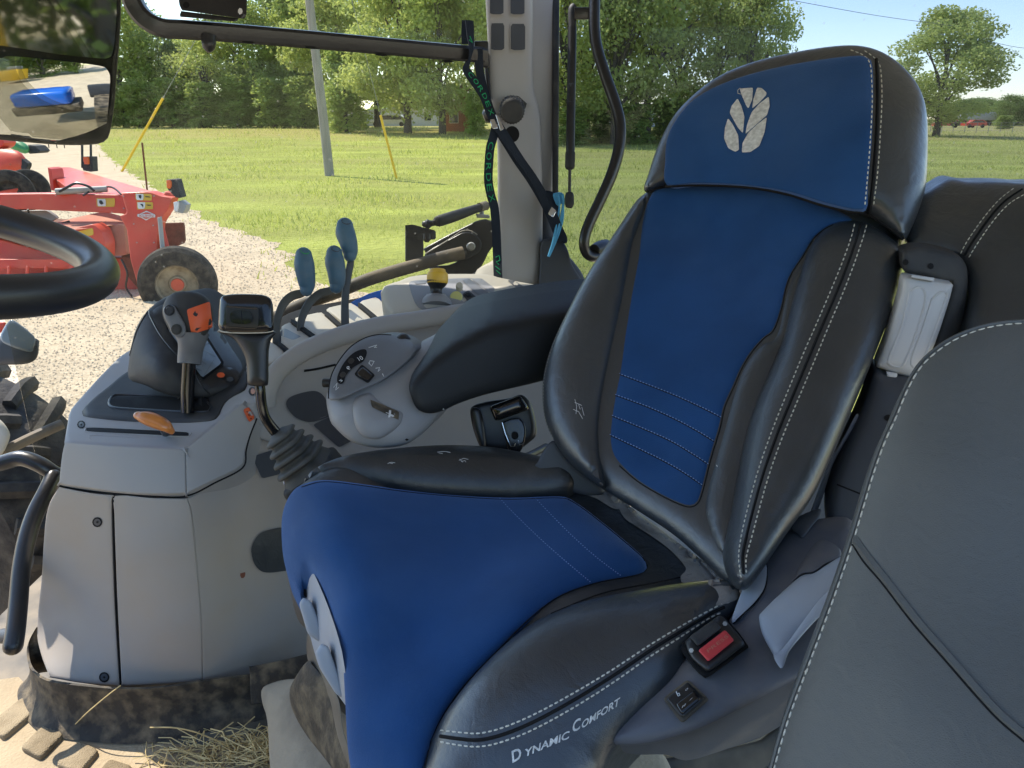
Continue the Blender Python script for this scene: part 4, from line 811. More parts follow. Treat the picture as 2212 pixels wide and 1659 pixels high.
for q in ([(148, 1148), (172, 1143), (266, 1222), (245, 1242)], [(240, 990), (264, 976), (444, 1105), (420, 1120)], [(484, 930), (508, 914), (636, 1030), (612, 1043)], [(728, 870), (752, 856), (894, 972), (868, 986)]):
    puff("lever_gate", quadr(zz(Z4, q), .1, 2), sd_(.008), "seam", con, H=.001, R=.002, T=.012, step=16, sm=1, nv=(0, 0, 1), back=(0, 0, -1))
# three hydraulic levers
def lever(nm, lb, hd_, arm, cap, dd, grp="blue-gripped levers on the console"):
    t = root(nm, lb, "lever", P(*arm[-1][:2], dd), grp)
    g = psweep(hd_, n=20, rnd=True, sub=5); h = obj("grip", g[0], g[1], "steelblue", t)
    u, v, d, r_ = hd_[0]; decal("grip_cap", circ((u+3, v-r_*.52), r_*.62, 18, r_*.36, .25), [h], cap, h, off=.0012, th=.002)
    pts = [P(u, v, dd) for u, v, w_ in arm]; g = sweep(pts, [w_*dd*S/F for u, v, w_ in arm], n=12, flat=.28, sub=6, up=ray(arm[2][0], arm[2][1]), square=True); obj("arm", g[0], g[1], "leverarm", t); return t
lever("hydraulic_lever", "left lever with blue grip and green cap, on a hooked flat arm", [(656, 552, 1.50, 18), (657, 570, 1.50, 21.5), (660, 592, 1.505, 20.5), (663, 615, 1.51, 17.5), (662, 626, 1.51, 14)], [(664, 628, 6), (650, 634, 9), (630, 640, 9.5), (612, 657, 9), (601, 685, 8), (597, 712, 7.5), (600, 748, 7)], "green", 1.515)
lever("hydraulic_lever", "middle lever with dusty blue grip and dark cap, on a hooked flat arm", [(722, 547, 1.55, 17), (723, 565, 1.55, 21), (727, 588, 1.55, 19.5), (728, 610, 1.555, 17), (726, 620, 1.555, 14)], [(727, 622, 6), (712, 628, 8), (692, 634, 9), (672, 650, 9), (657, 675, 8.5), (650, 697, 7.5), (648, 718, 7)], "column", 1.56)
lever("hydraulic_lever", "tallest lever with blue grip, on a long straight flat arm", [(745, 488, 1.57, 18), (746, 503, 1.57, 21), (752, 522, 1.57, 19.5), (756, 542, 1.575, 17), (756, 552, 1.575, 14)], [(757, 556, 6), (757, 570, 7.5), (751, 600, 8), (746, 640, 8), (745, 675, 8.5), (746, 712, 9)], "column", 1.58)
# joystick module
jm = root("control_module", "pale grey control module with buttons beside the pillar foot", "control panel", P(960, 690, 1.58))
md = puff("housing", zz(Z4, [(1000, 960), (905, 800), (960, 745), (1060, 715), (1110, 690), (1280, 670), (1660, 668), (1760, 690), (1900, 720), (2110, 770), (2110, 850), (1800, 870), (1500, 905), (1300, 930)]), [(850, 635, 1.58), (905, 600, 1.66), (1070, 597, 1.72), (1180, 640, 1.62), (860, 680, 1.50), (1000, 675, 1.52)], "cream", jm, H=.022, R=.04, T=.07, step=20, sm=3, nv=(0, -.4, 1), back=(0, .3, -1))
fc = decal("face", zz(Z4, [(1115, 740), (1140, 705), (1290, 695), (1640, 690), (1690, 790), (1640, 830), (1480, 880), (1300, 910), (1180, 900)]), [md], "pod", jm, off=.002, sm=3, th=.003)
cn = psweep([(942, 668, 1.54, 38), (942, 655, 1.545, 34), (942, 642, 1.55, 24), (942, 634, 1.55, 20)], n=24); obj("boot_base", cn[0], cn[1], "pod", jm)
js = root("joystick", "small joystick with worn yellow mushroom knob", "joystick", P(942, 648, 1.545))
g = psweep([(942, 652, 1.54, 22), (942, 644, 1.54, 21), (942, 634, 1.54, 14), (942, 624, 1.54, 13), (943, 615, 1.54, 20), (944, 608, 1.54, 23)], n=24); obj("boot", g[0], g[1], "black", js)
g = psweep([(945, 614, 1.54, 19), (945, 611, 1.54, 22.5), (945, 600, 1.54, 23), (945, 591, 1.54, 22), (945, 587, 1.54, 18)], n=28, sub=2); kb = obj("knob", g[0], g[1], "yellow", js); g = psweep([(945, 589, 1.54, 18), (945, 584, 1.54, 17.5), (945, 581, 1.54, 15), (945, 580, 1.54, 6)], n=28, sub=2); obj("knob_top", g[0], g[1], "yellow", kb)
for (c, r_, mt) in (((1457, 830), 13.5, "paleyellow"), ((1480, 748), 7.5, "cream")):
    q = Z4(*c); g = psweep([(q[0], q[1]+4, 1.56, r_), (q[0], q[1]-3, 1.55, r_), (q[0], q[1]-4, 1.548, r_*.9)], n=24, sub=1); obj("button", g[0], g[1], mt, jm)
rk = decal("rocker_frame", quadr(zz(Z4, [(1500, 800), (1545, 772), (1630, 845), (1545, 862)]), .12), [md, fc], "blackmat", jm, off=.004, th=.006); decal("rocker", quadr(zz(Z4, [(1515, 800), (1545, 785), (1575, 812), (1540, 822)]), .15), [rk], "blackgloss", rk, off=.004, th=.006)
decal("blank", quadr(zz(Z4, [(1498, 700), (1550, 685), (1700, 800), (1640, 835)]), .1), [md], "podface", jm, off=.005, th=.005); decal("blank", quadr(zz(Z4, [(1560, 688), (1640, 685), (1740, 760), (1720, 800)]), .1), [md], "pod", jm, off=.005, th=.005)
decal("blank", quadr(zz(Z4, [(1825, 700), (1870, 695), (1990, 775), (1940, 790)]), .1), [md], "podface", jm, off=.004, th=.005); decal("blank", quadr(zz(Z4, [(1150, 712), (1240, 700), (1240, 722), (1160, 728)]), .2), [md], "podface", jm, off=.004, th=.004)
# ------------------------------------------------ shift levers
t = root("gear_lever", "black lever with grey neck and orange label on its round head, in the hood slot", "lever", P(405, 888, 1.33))
g = psweep([(405, 890, 1.335, 14), (405, 850, 1.33, 14), (407, 812, 1.325, 14), (409, 780, 1.32, 14)], n=16); obj("shaft", g[0], g[1], "blackgloss", t)
g = psweep([(409, 786, 1.32, 24), (410, 775, 1.32, 25), (412, 755, 1.315, 25.5), (414, 738, 1.31, 29), (414, 722, 1.31, 36)], n=24, rnd=False); obj("neck", g[0], g[1], "podface", t)
hdk = puff("head", zz(Z2, [(1060, 290), (1110, 240), (1200, 225), (1290, 240), (1350, 290), (1370, 370), (1360, 440), (1320, 520), (1270, 560), (1180, 545), (1110, 500), (1080, 460), (1045, 370)]), 1.31, "blackmat", t, H=.034, R=.05, T=.045, step=9, sm=5)
lb = decal("orange_label", quadr(zz(Z2, [(1200, 345), (1350, 292), (1368, 460), (1232, 505)]), .08), [hdk], "orange", hdk, off=.0015, step=8)
decals("label_symbols", [zz(Z2, [(1240, 375), (1255, 350), (1262, 372), (1278, 368), (1262, 392), (1250, 385)]), ], [lb], "inkdark", hdk, off=.001, th=.0006); decals("label_symbols", [zz(Z2, [(1252, 478), (1262, 462), (1295, 460), (1272, 472), (1268, 482)])], [lb], "inkdark", hdk, off=.001, th=.0006)
bp_ = puff("button_plate", zz(Z2, [(1050, 340), (1075, 318), (1120, 320), (1140, 350), (1190, 440), (1195, 500), (1160, 525), (1110, 505), (1085, 450), (1055, 390)]), 1.285, "podface", hdk, H=.006, R=.01, T=.02, step=8, sm=3)
for c in ((1090, 350), (1135, 472)):
    bq = decal("button", circ(Z2(*c), 12, 18), [bp_], "black", hdk, off=.003, th=.005); decal("button_face", circ(Z2(*c), 8, 16), [bq], "blackmat", bq, off=.002, th=.003)
t = root("range_lever", "black lever with square gloss head, cream ring and bent shaft rising from a bellows", "lever", P(660, 1010, 1.2))
g = psweep([(600, 938, 1.20, 12), (586, 922, 1.19, 11.5), (572, 900, 1.18, 11), (565, 872, 1.175, 11), (562, 840, 1.17, 11), (558, 815, 1.17, 12)], n=16); obj("shaft", g[0], g[1], "blackgloss", t)
puff("neck", zz(Z2, [(1412, 480), (1430, 500), (1500, 532), (1545, 590), (1575, 650), (1588, 720), (1590, 815), (1605, 832), (1660, 838), (1710, 834), (1726, 815), (1727, 700), (1730, 600), (1742, 540), (1756, 480)]), 1.160, "black", t, H=.016, R=.024, T=.035, step=9, sm=4)
kb = puff("head", zz(Z2, [(1412, 300), (1425, 262), (1480, 247), (1580, 244), (1690, 250), (1740, 275), (1757, 330), (1760, 420), (1758, 480), (1700, 495), (1580, 498), (1460, 490), (1408, 468), (1405, 400)]), 1.145, "blackgloss", t, H=.014, R=.022, T=.05, step=10, sm=4)
g = psweep([(532, 724, 1.16, 57), (532, 720, 1.157, 59), (532, 717, 1.155, 59)], n=36, square=True, flat=.62, up=(0, .5, 1)); 
seamline("cream_ring", zz(Z2, [(1406, 474), (1430, 486), (1500, 493), (1620, 494), (1720, 490), (1759, 480)]), [kb], "cream", t, w=.0014)
bz = decal("bezel", quadr(zz(Z2, [(1452, 318), (1665, 325), (1660, 470), (1455, 462)]), .15), [kb], "black", kb, off=.0008, th=.001, step=8)
ov = decal("rocker", zz(Z2, [(1478, 395), (1490, 360), (1540, 348), (1600, 355), (1625, 395), (1610, 430), (1550, 438), (1495, 428)]), [kb, bz], "blackgloss", bz, off=.003, th=.004, step=7, sm=4); seamline("rocker_gap", zz(Z2, [(1553, 352), (1555, 436)]), [ov], "seam", bz, w=.0006)
seamline("ridge", zz(Z2, [(1460, 325), (1560, 332), (1655, 340)]), [bz], "blackgloss", kb, w=.0014); seamline("ridge", zz(Z2, [(1460, 455), (1560, 462), (1645, 466)]), [bz], "blackgloss", kb, w=.0014)
# bellows
ax0 = P(598, 932, 1.20); ax1 = P(668, 1016, 1.22); m = MB(); e = (ax1-ax0)
prof_ = []
K6 = [(.0, .014), (.05, .024), (.09, .033), (.15, .035), (.18, .029), (.24, .031), (.28, .041), (.35, .043), (.38, .036), (.44, .038), (.48, .048), (.55, .050), (.58, .043), (.65, .045), (.69, .056), (.76, .058), (.79, .050), (.86, .053), (1., .062)]
g = sweep([ax0+e*k for k, _ in K6], [r_ for _, r_ in K6], n=32, square=True, up=(.9, .1, .6), flat=.8, sub=3); obj("bellows", g[0], g[1], "bellow", t, sharp=60)
Rm = Matrix((e.normalized(), e.normalized().cross(Vector((.9, .1, .6))).normalized(), e.normalized().cross(e.normalized().cross(Vector((.9, .1, .6))).normalized()))).transposed()
g = box(ax1+e.normalized()*.028, (.034, .062, .052), Rm, bev=.012, seg=3); obj("base_box", g[0], g[1], "blackmat", t)
g = cyl(P(628, 1040, 1.20), P(619, 1043, 1.19), .008, 10); obj("bolt", g[0], g[1], "chrome", t); g = sweep([P(625, 1035, 1.21), P(634, 1052, 1.21), P(640, 1066, 1.22)], .006, n=6); obj("bracket", g[0], g[1], "brass" if False else "cream", t)
t = root("throttle_lever", "glossy amber oval throttle handle in the narrow slot of the grey deck", "lever", P(360, 930, 1.27))
g = psweep([(300, 898, 1.235, 11), (310, 901, 1.235, 15.5), (326, 906, 1.235, 18.5), (345, 914, 1.235, 17.5), (360, 922, 1.235, 14), (369, 930, 1.24, 9)], n=22, rnd=True, flat=.8); obj("handle", g[0], g[1], "amber", t); g = psweep([(355, 925, 1.25, 10), (358, 935, 1.275, 9)], n=10); obj("stem", g[0], g[1], "column", t)
# ------------------------------------------------ kick skirt
kt = [(79, 1355, 1.41), (60, 1392, 1.42), (59, 1425, 1.40), (72, 1452, 1.36), (107, 1472, 1.325), (188, 1483, 1.31), (282, 1489, 1.305), (370, 1483, 1.315), (437, 1472, 1.33), (541, 1459, 1.355), (620, 1440, 1.39), (700, 1425, 1.43)]
top = [P(u, v, d-.012) for u, v, d in kt]; top = [Vector(q) for q in catmull([tuple(x) for x in top], 6)]
V = []; Fs = []; rows = 7
for i, q in enumerate(top):
    out_n = Vector((-.1, -1, 0))
    if i+1 < len(top): tt = (top[i+1]-q) if i == 0 else (top[i+1]-top[i-1])
    nn = Vector((tt.y, -tt.x, 0)).normalized()
    for k in range(rows):
        s_ = k/(rows-1); z = q.z+(zf+.004-q.z)*s_; off = .035*s_**4; V.append(Vector((q.x+nn.x*off, q.y+nn.y*off, z)))
    V.append(q+nn*-.003)
nr = rows+1
for i in range(len(top)-1):
    for k in range(rows-1): Fs.append((i*nr+k, i*nr+k+1, (i+1)*nr+k+1, (i+1)*nr+k))
    Fs.append((i*nr+rows, i*nr, (i+1)*nr, (i+1)*nr+rows))
n0 = len(V); V += [v+Vector((0, .003, 0)) for v in V]; Fs += [tuple(j+n0 for j in f[::-1]) for f in Fs]
sk = obj("kick_skirt", V, Fs, "rubber", sharp=40, recalc=False); tag(sk, "dusty black rubber skirt curving around the foot of the grey console", "kick panel")
puff("overlap_flap", [(539, 1440), (539, 1440), (541, 1500), (543, 1522), (543, 1522), (575, 1520), (640, 1515), (700, 1500), (700, 1500), (700, 1405), (700, 1405), (658, 1414), (600, 1428)], lambda u, v: 1.33, "rubber", sk, H=.002, R=.004, T=.008, sm=3)
# straw
def straws(n, f, L0, L1):
    m = MB()
    for i in range(n):
        c = f(); a = rng.uniform(0, pi); L_ = rng.uniform(L0, L1); d_ = Vector((cos(a), sin(a)*.6, rng.normal(0, .13)))*L_; mid = c+d_*.5+Vector((rng.normal(0, .006), rng.normal(0, .006), abs(rng.normal(0, .008))))
        m.add(sweep([c, mid, c+d_], rng.uniform(.0007, .0017), n=4, sub=1))
    return m
def sf():
    k = rng.random()**.5; u = 620-k*330*rng.random(); q = fl(u+rng.normal(0, 18), 1625+rng.uniform(-22, 40)+(620-u)*.05); return q+Vector((0, 0, rng.random()*.035*(u-300)/300))
m = straws(300, sf, .02, .12)
V, Fs = m.v, m.f; cloud("straw", "straw", ([tuple(v) for v in V], Fs), "loose dry straw heaped on the floor below the console", "straw", 0)
g = sweep([P(*Z3(775, 1115), 1.29), P(*Z3(690, 1180), 1.285), P(*Z3(560, 1290), 1.29), P(*Z3(450, 1400), 1.33)], .0014, n=5); tag(obj("straw_stalk", g[0], g[1], "straw"), "single bent dry stalk lying across the rubber skirt", "straw")
g = sweep([P(*Z3(965, 1385), 1.24), P(*Z3(1130, 1388), 1.24), P(*Z3(1300, 1430), 1.25), P(*Z3(1480, 1520), 1.27), P(*Z3(1560, 1640), 1.3)], .0014, n=5); tag(obj("straw_stalk", g[0], g[1], "straw"), "long curved dry stalk standing up from the straw heap", "straw")
# ------------------------------------------------ armrest pod
dp = tps([(713, 813, 1.16), (760, 748, 1.2), (860, 722, 1.24), (899, 751, 1.2), (750, 861, 1.12), (800, 965, 1.10), (940, 900, 1.14), (960, 800, 1.17), (980, 700, 1.25)])
pod = root("control_pod", "rounded blue-grey control pod with number wheels at the front end of the armrest", "control pod", P(830, 965, 1.15))
pb = puff("pod_body", [(706, 850), (712, 905), (725, 925), (750, 948), (775, 960), (810, 967), (850, 966), (885, 956), (920, 930), (945, 900), (962, 880), (975, 830), (985, 760), (1010, 700), (990, 690), (950, 715), (920, 735), (898, 745), (850, 770), (780, 800), (740, 830)], dp, "pod", pod, H=.035, R=.06, T=.09, step=14, sm=4, back=(.2, 1, -.1))
fp = puff("pod_face", zz(Z4, [(528, 1560), (530, 1480), (548, 1390), (600, 1290), (680, 1190), (780, 1125), (880, 1095), (990, 1095), (1100, 1130), (1165, 1185), (1150, 1230), (1100, 1290), (980, 1390), (880, 1450), (740, 1510), (640, 1555), (560, 1575)]), lambda u, v: dp(u, v)-.035, "podface", pod, H=.010, R=.016, T=.05, step=12, sm=4, back=(.2, 1, -.2))
seamline("pod_seam", zz(Z4, [(528, 1560), (532, 1480), (552, 1385), (604, 1288), (684, 1190), (784, 1125), (884, 1097), (985, 1099)]), [fp], "seam", pod, w=.0014)
nw = decal("wheel_window", zz(Z4, [(590, 1435), (598, 1380), (640, 1300), (700, 1235), (760, 1205), (800, 1205), (805, 1240), (780, 1290), (730, 1320), (690, 1350), (650, 1400), (640, 1440), (615, 1455)]), [fp], "seam", pod, off=.002, sm=3, step=8)
for q, r_ in (((692, 1285), 0), ((632, 1385), 0)):
    c = Z4(*q); decal("thumb_wheel", quadr([(c[0]-9, c[1]+1), (c[0]+1, c[1]-8), (c[0]+9, c[1]+0), (c[0]-1, c[1]+9)], .2), [fp], "black", pod, off=.004, th=.005)
textdecal("wheel_digits", "10", Z4(735, 1262), (9, -4), (5.5, 7.5), [fp], "ink", pod, off=.006); textdecal("wheel_digits", "6", Z4(655, 1335), (5, -4), (6, 6.5), [fp], "ink", pod, off=.006); textdecal("wheel_digits", "2", Z4(603, 1432), (5, -4), (4, 3), [fp], "ink", pod, off=.006)
rk = decal("rocker_frame", quadr(zz(Z4, [(712, 1385), (770, 1310), (868, 1390), (815, 1452)]), .15), [fp], "seam", pod, off=.002, step=8)
puff("rocker_switch", quadr(zz(Z4, [(726, 1382), (774, 1325), (855, 1392), (812, 1436)]), .25), lambda u, v: dp(u, v)-.044, "blackgloss", rk, H=.003, R=.005, T=.01, sm=1, step=6)
def lines(name, segs, tg, mat, par, w_=.0006, off=.0006):
    m = MB()
    for s_ in segs:
        V = proj(s_, tg, off); m.add(sweep(V, w_, n=5, sub=1))
    return m.obj(name, mat, par)
lines("pod_symbol", [zz(Z4, [(820, 1300), (840, 1325), (860, 1290), (830, 1285), (822, 1310)])], [fp], "ink", pod); lines("pod_symbol", [zz(Z4, [(870, 1340), (900, 1335), (888, 1365), (905, 1350)])], [fp], "ink", pod); lines("pod_symbol", [zz(Z4, [(820, 1190), (850, 1180), (878, 1172), (860, 1190), (880, 1188)])], [fp], "ink", pod); lines("pod_symbol", [zz(Z4, [(565, 1480), (590, 1450), (580, 1500), (600, 1480)])], [fp], "ink", pod); lines("pod_symbol", [zz(Z4, [(920, 1380), (930, 1400)])], [fp], "ink", pod)
g = psweep([(872, 742, 1.2, 17), (870, 733, 1.2, 17), (869, 725, 1.2, 12), (868, 720, 1.2, 4)], n=20); obj("dial", g[0], g[1], "black", pod)
g = psweep([(714, 827, 1.16, 9), (700, 827, 1.16, 10), (697, 827, 1.16, 8)], n=14, sub=2); obj("side_knob", g[0], g[1], "black", pod)
lbx = puff("label_block", zz(Zb2, [(690, -40), (740, -45), (800, 10), (880, 50), (945, 78), (942, 130), (920, 165), (860, 215), (790, 250), (700, 240), (640, 170), (620, 60), (640, -10)]), lambda u, v: dp(u, v)-.024, "pod", pod, H=.022, R=.045, T=.04, sm=4, step=10)
dl = decal("dusty_label", quadr(zz(Zb2, [(735, -4), (920, 75), (918, 130), (745, 45)]), .06), [lbx, pb], "rubber", pod, off=.002)
decals("label_symbols", [quadr(zz(Zb2, [(835, 78), (892, 100), (888, 112), (832, 90)]), .05, 1)], [dl], "ink", pod, off=.001); decals("label_symbols", [quadr(zz(Zb2, [(856, 62), (872, 68), (862, 118), (850, 112)]), .05, 1)], [dl], "ink", pod, off=.0014)
decal("screw_hole", circ(Zb2(970, 255), 4.5, 10, 3), [pb], "seam", pod, off=.001)
# armrest
ar = root("armrest", "black padded armrest behind the grey control pod, running back to the seat", "armrest", P(1040, 880, 1.15))
dar = tps([(885, 850, 1.12), (930, 892, 1.11), (935, 745, 1.20), (1010, 665, 1.28), (1245, 625, 1.40), (1245, 800, 1.22), (1060, 850, 1.16), (1100, 740, 1.24)])
cru, crv = np.array([885, 905, 935, 985, 1060, 1150, 1300]), np.array([820, 800, 772, 738, 702, 682, 655])
def dar2(u, v):
    s_ = (float(np.interp(u, cru, crv))-v)/9; return 1.095+(u-890)/355*.11+.0024*9*(math.log1p(math.exp(s_)) if s_ < 25 else s_)
asd = puff("armrest_body", [(886, 850), (884, 830), (892, 805), (910, 778), (928, 750), (945, 715), (970, 688), (1005, 664), (1060, 650), (1120, 639), (1180, 630), (1260, 622), (1290, 625), (1290, 790), (1240, 800), (1175, 822), (1050, 852), (990, 872), (955, 888), (925, 893), (900, 882)], dar2, "soft", ar, H=.014, R=.03, T=.10, step=14, sm=4, back=(.15, 1, 0))
decals("scratch", [circ(Zb2(1205, 60), 2.6, 5)], [asd], "ink", ar, off=.001)
# phone holder
ph = root("phone_holder", "black plastic phone holder with bright worn edges between armrest and seat", "holder", P(1085, 980, 1.2))
hb = puff("body", zz(Zb2, [(1378, 90), (1390, 40), (1480, 10), (1620, -10), (1700, -35), (1745, -10), (1770, 30), (1800, 150), (1800, 230), (1760, 270), (1690, 320), (1600, 330), (1480, 320), (1440, 290), (1400, 190)]), 1.2, "black", ph, H=.008, R=.012, T=.03, step=12, sm=3)
puff("clamp_bar", quadr(zz(Zb2, [(1500, 40), (1700, -30), (1760, 60), (1540, 140)]), .15), 1.175, "blackgloss", ph, H=.012, R=.016, T=.02, sm=1, step=8); puff("side_grip", zz(Zb2, [(1380, 60), (1440, 60), (1470, 180), (1480, 300), (1440, 300), (1395, 180)]), 1.18, "black", ph, H=.008, R=.012, T=.02, sm=3, step=8)
puff("back_plate", zz(Zb2, [(1585, 145), (1690, 115), (1735, 180), (1725, 275), (1690, 345), (1625, 325), (1610, 270), (1590, 200)]), 1.183, "blackgloss", ph, H=.002, R=.004, T=.01, sm=2, step=8)
lines("worn_edge", [zz(Zb2, [(1583, 145), (1603, 215), (1622, 262), (1640, 300), (1662, 298), (1668, 280)])], [hb], "chrome", ph, .0011, .028); lines("worn_edge", [zz(Zb2, [(1685, 258), (1695, 290), (1725, 278)])], [hb], "chrome", ph, .0011, .028)
decal("hole", circ(Zb2(1665, 232), 8, 14), [hb], "seam", ph, off=.033, th=.002)
g = psweep([(1110, 970, 1.22, 9), (1118, 990, 1.2, 9), (1140, 985, 1.24, 8), (1180, 965, 1.3, 8)], n=10); obj("arm", g[0], g[1], "black", ph)
# ================================================================ DRIVER SEAT
ds = root("driver_seat", "blue velour and black leather driver seat with silver leaf emblem on the headrest", "seat", P(1100, 1640, 1.0))
bn = Vector((-.42, -.86, .28)).normalized()          # facing of the backrest
db = tps([(1175, 830, 1.10), (1220, 680, 1.14), (1395, 420, 1.22), (1300, 1055, .99), (1560, 1250, .82), (1600, 1262, .80), (1700, 1150, .83), (1830, 900, .89), (1935, 640, .97), (1945, 530, 1.0), (1700, 430, 1.10), (1550, 800, 1.0), (1450, 1000, .96), (1500, 500, 1.18), (1700, 750, .97)])
back = puff("backrest", [(1393, 418), (1370, 440), (1330, 500), (1270, 590), (1222, 680), (1187, 760), (1172, 830), (1176, 900), (1196, 950), (1235, 1005), (1300, 1055), (1380, 1105), (1455, 1155), (1515, 1208), (1560, 1252), (1600, 1272), (1618, 1262), (1700, 1150), (1760, 1060), (1830, 905), (1890, 760), (1935, 640), (1950, 565), (1942, 530), (1935, 490), (1880, 440), (1800, 420), (1700, 400), (1550, 385), (1440, 392)],
   db, "leather", ds, H=.03, R=.05, T=.10, step=18, sm=4, back=-bn)
bl = [(1405, 425), (1440, 402), (1600, 400), (1720, 415), (1800, 450), (1845, 478), (1800, 485), (1762, 510), (1735, 553), (1704, 603), (1687, 671), (1671, 714), (1650, 731), (1624, 761), (1603, 795), (1587, 832), (1566, 879), (1556, 923), (1536, 990), (1519, 1057), (1509, 1085), (1493, 1095), (1469, 1090), (1420, 1066), (1375, 1038), (1338, 1006), (1320, 980), (1314, 945), (1318, 900), (1326, 850), (1336, 800), (1347, 720), (1360, 640), (1375, 560), (1388, 480)]
bp = puff("back_panel", bl, lambda u, v: db(u, v)-.020, "blue", ds, H=.008, R=.02, T=.03, step=18, sm=3, back=-bn)
# side bolsters
lb_ = puff("bolster", [(1393, 424), (1372, 442), (1330, 502), (1270, 592), (1222, 682), (1187, 762), (1172, 832), (1176, 900), (1196, 950), (1232, 1000), (1290, 1048), (1308, 1050), (1300, 980), (1298, 920), (1306, 850), (1320, 780), (1340, 690), (1358, 600), (1372, 520), (1392, 460)], lambda u, v: db(u, v)-.010, "leather", ds, H=.042, R=.05, T=.09, step=14, sm=4, back=-bn)
rb = puff("bolster", [(1848, 476), (1805, 480), (1766, 508), (1738, 555), (1712, 640), (1690, 730), (1662, 800), (1630, 870), (1606, 950), (1590, 1030), (1575, 1110), (1560, 1190), (1572, 1245), (1596, 1274), (1625, 1260), (1700, 1152), (1762, 1060), (1832, 905), (1892, 760), (1937, 640), (1951, 565), (1943, 532), (1905, 500), (1870, 482)], lambda u, v: db(u, v)-.018, "leather", ds, H=.055, R=.06, T=.10, step=14, sm=4, back=-bn)
rbi = puff("inner_bolster", [(1738, 553), (1700, 620), (1676, 720), (1648, 738), (1622, 765), (1600, 800), (1582, 850), (1560, 930), (1540, 1000), (1524, 1060), (1520, 1110), (1545, 1180), (1580, 1200), (1600, 1100), (1625, 960), (1665, 830), (1720, 690), (1745, 600)], lambda u, v: db(u, v)-.016, "leather", ds, H=.022, R=.04, T=.05, step=14, sm=4, back=-bn)
tb_ = [rb, back, rbi]
st1 = [(1846, 484), (1838, 515), (1822, 560), (1800, 615), (1768, 690), (1735, 765), (1700, 850), (1668, 930), (1640, 1010), (1620, 1080), (1603, 1150), (1596, 1200), (1600, 1240), (1606, 1258)]
st2 = [(1872, 486), (1862, 520), (1845, 570), (1822, 630), (1790, 705), (1757, 785), (1722, 868), (1688, 950), (1660, 1030), (1640, 1100), (1624, 1160), (1612, 1205), (1612, 1240)]
mid = [((a[0]+b[0])/2, (a[1]+b[1])/2) for a, b in zip(st1, st2)]
seamline("back_seam", mid, tb_, "seam", ds, w=.002); stitches("back_stitching", [st1], tb_, "thread", ds, dash=7.5, gap=3.5, w=.0011); stitches("back_stitching", [st2], tb_, "thread", ds, dash=7.5, gap=3.5, w=.0011)
stitches("edge_stitching", [[(1222, 684), (1200, 730), (1182, 785), (1174, 835), (1177, 900), (1196, 948)]], [lb_, back], "thread", ds, dash=4, gap=3, w=.0006)
for q in ([(1336, 806), (1400, 830), (1470, 858), (1530, 886), (1567, 906)], [(1329, 852), (1400, 878), (1460, 905), (1510, 932), (1548, 956)], [(1322, 897), (1390, 925), (1450, 952), (1500, 982), (1536, 1006)], [(1317, 938), (1380, 968), (1440, 998), (1490, 1028), (1524, 1053)]):
    stitches("quilt_stitching", [q], [bp], "thread_blue", bp, dash=4.5, gap=2.5, w=.0009)
    seamline("quilt_groove", [(x, y+2.2) for x, y in q], [bp], "seam", bp, w=.0009, off=-.0002)
for q in (bl[6:26],): seamline("panel_piping", q, [bp, rb, rbi, back], "seam", ds, w=.0011)
lines("scuff", [zz(Zb4, [(235, 1345), (240, 1355)])], tb_, "ink", ds, .0008)
for seg in ([(2050, -5), (2062, 40), (2058, 90)], [(2040, 60), (2075, 75), (2100, 120)], [(2075, 30), (2085, 60)], [(2095, 45), (2110, 100)], [(2050, 15), (2095, 35)]): lines("scuff", [zz(Zb2, seg)], [lb_, back], "ink", ds, .00035)
# headrest
dh = tps([(1395, 410, 1.20), (1450, 260, 1.22), (1560, 160, 1.22), (1700, 115, 1.19), (1850, 98, 1.12), (1950, 150, 1.09), (2003, 330, 1.02), (1990, 450, 1.0), (1950, 515, .99), (1870, 455, 1.01), (1700, 415, 1.08), (1500, 398, 1.17), (1700, 280, 1.12), (1885, 250, 1.04)])
hr = root("headrest_extension", "", "x", (0, 0, 0)); bpy.data.objects.remove(hr)
hd0 = puff("headrest", [(1392, 412), (1400, 378), (1420, 318), (1450, 258), (1492, 210), (1550, 166), (1620, 136), (1700, 116), (1780, 102), (1850, 98), (1905, 112), (1952, 145), (1986, 190), (2002, 245), (2004, 330), (2000, 400), (1986, 450), (1970, 490), (1952, 520), (1925, 500), (1900, 478), (1868, 462), (1790, 446), (1700, 418), (1600, 402), (1500, 398), (1440, 400)],
   dh, "leather", ds, H=.045, R=.055, T=.09, step=16, sm=4, back=-bn)
hbl = [(1439, 398), (1437, 350), (1441, 300), (1462, 256), (1500, 214), (1560, 181), (1640, 155), (1740, 134), (1840, 121), (1872, 124), (1884, 140), (1886, 200), (1883, 300), (1874, 400), (1867, 452), (1790, 440), (1700, 413), (1600, 399), (1500, 395)]
hbp = puff("headrest_panel", hbl, lambda u, v: dh(u, v)-.038, "blue", hd0, H=.006, R=.014, T=.03, step=16, sm=3, back=-bn)
seamline("headrest_seam", [(1893, 128), (1896, 200), (1893, 300), (1885, 400), (1878, 458)], [hbp, hd0], "seam", hd0, w=.003)
stitches("headrest_stitching", [[(1838, 108), (1866, 120), (1878, 135), (1882, 160), (1884, 220), (1880, 300), (1874, 380), (1868, 448)]], [hbp, hd0], "thread", hd0, dash=7.5, gap=3.5, w=.0011)
stitches("headrest_stitching", [[(1868, 110), (1890, 126), (1901, 145), (1905, 200), (1902, 280), (1896, 370), (1886, 450)]], [hbp, hd0], "thread", hd0, dash=7.5, gap=3.5, w=.0011)
seamline("headrest_piping", [(1396, 412), (1440, 402), (1520, 399), (1620, 404), (1700, 418), (1770, 440), (1830, 455), (1875, 462), (1920, 490), (1950, 515)], [hd0, hbp, back, bp], "seam", hd0, w=.0035)
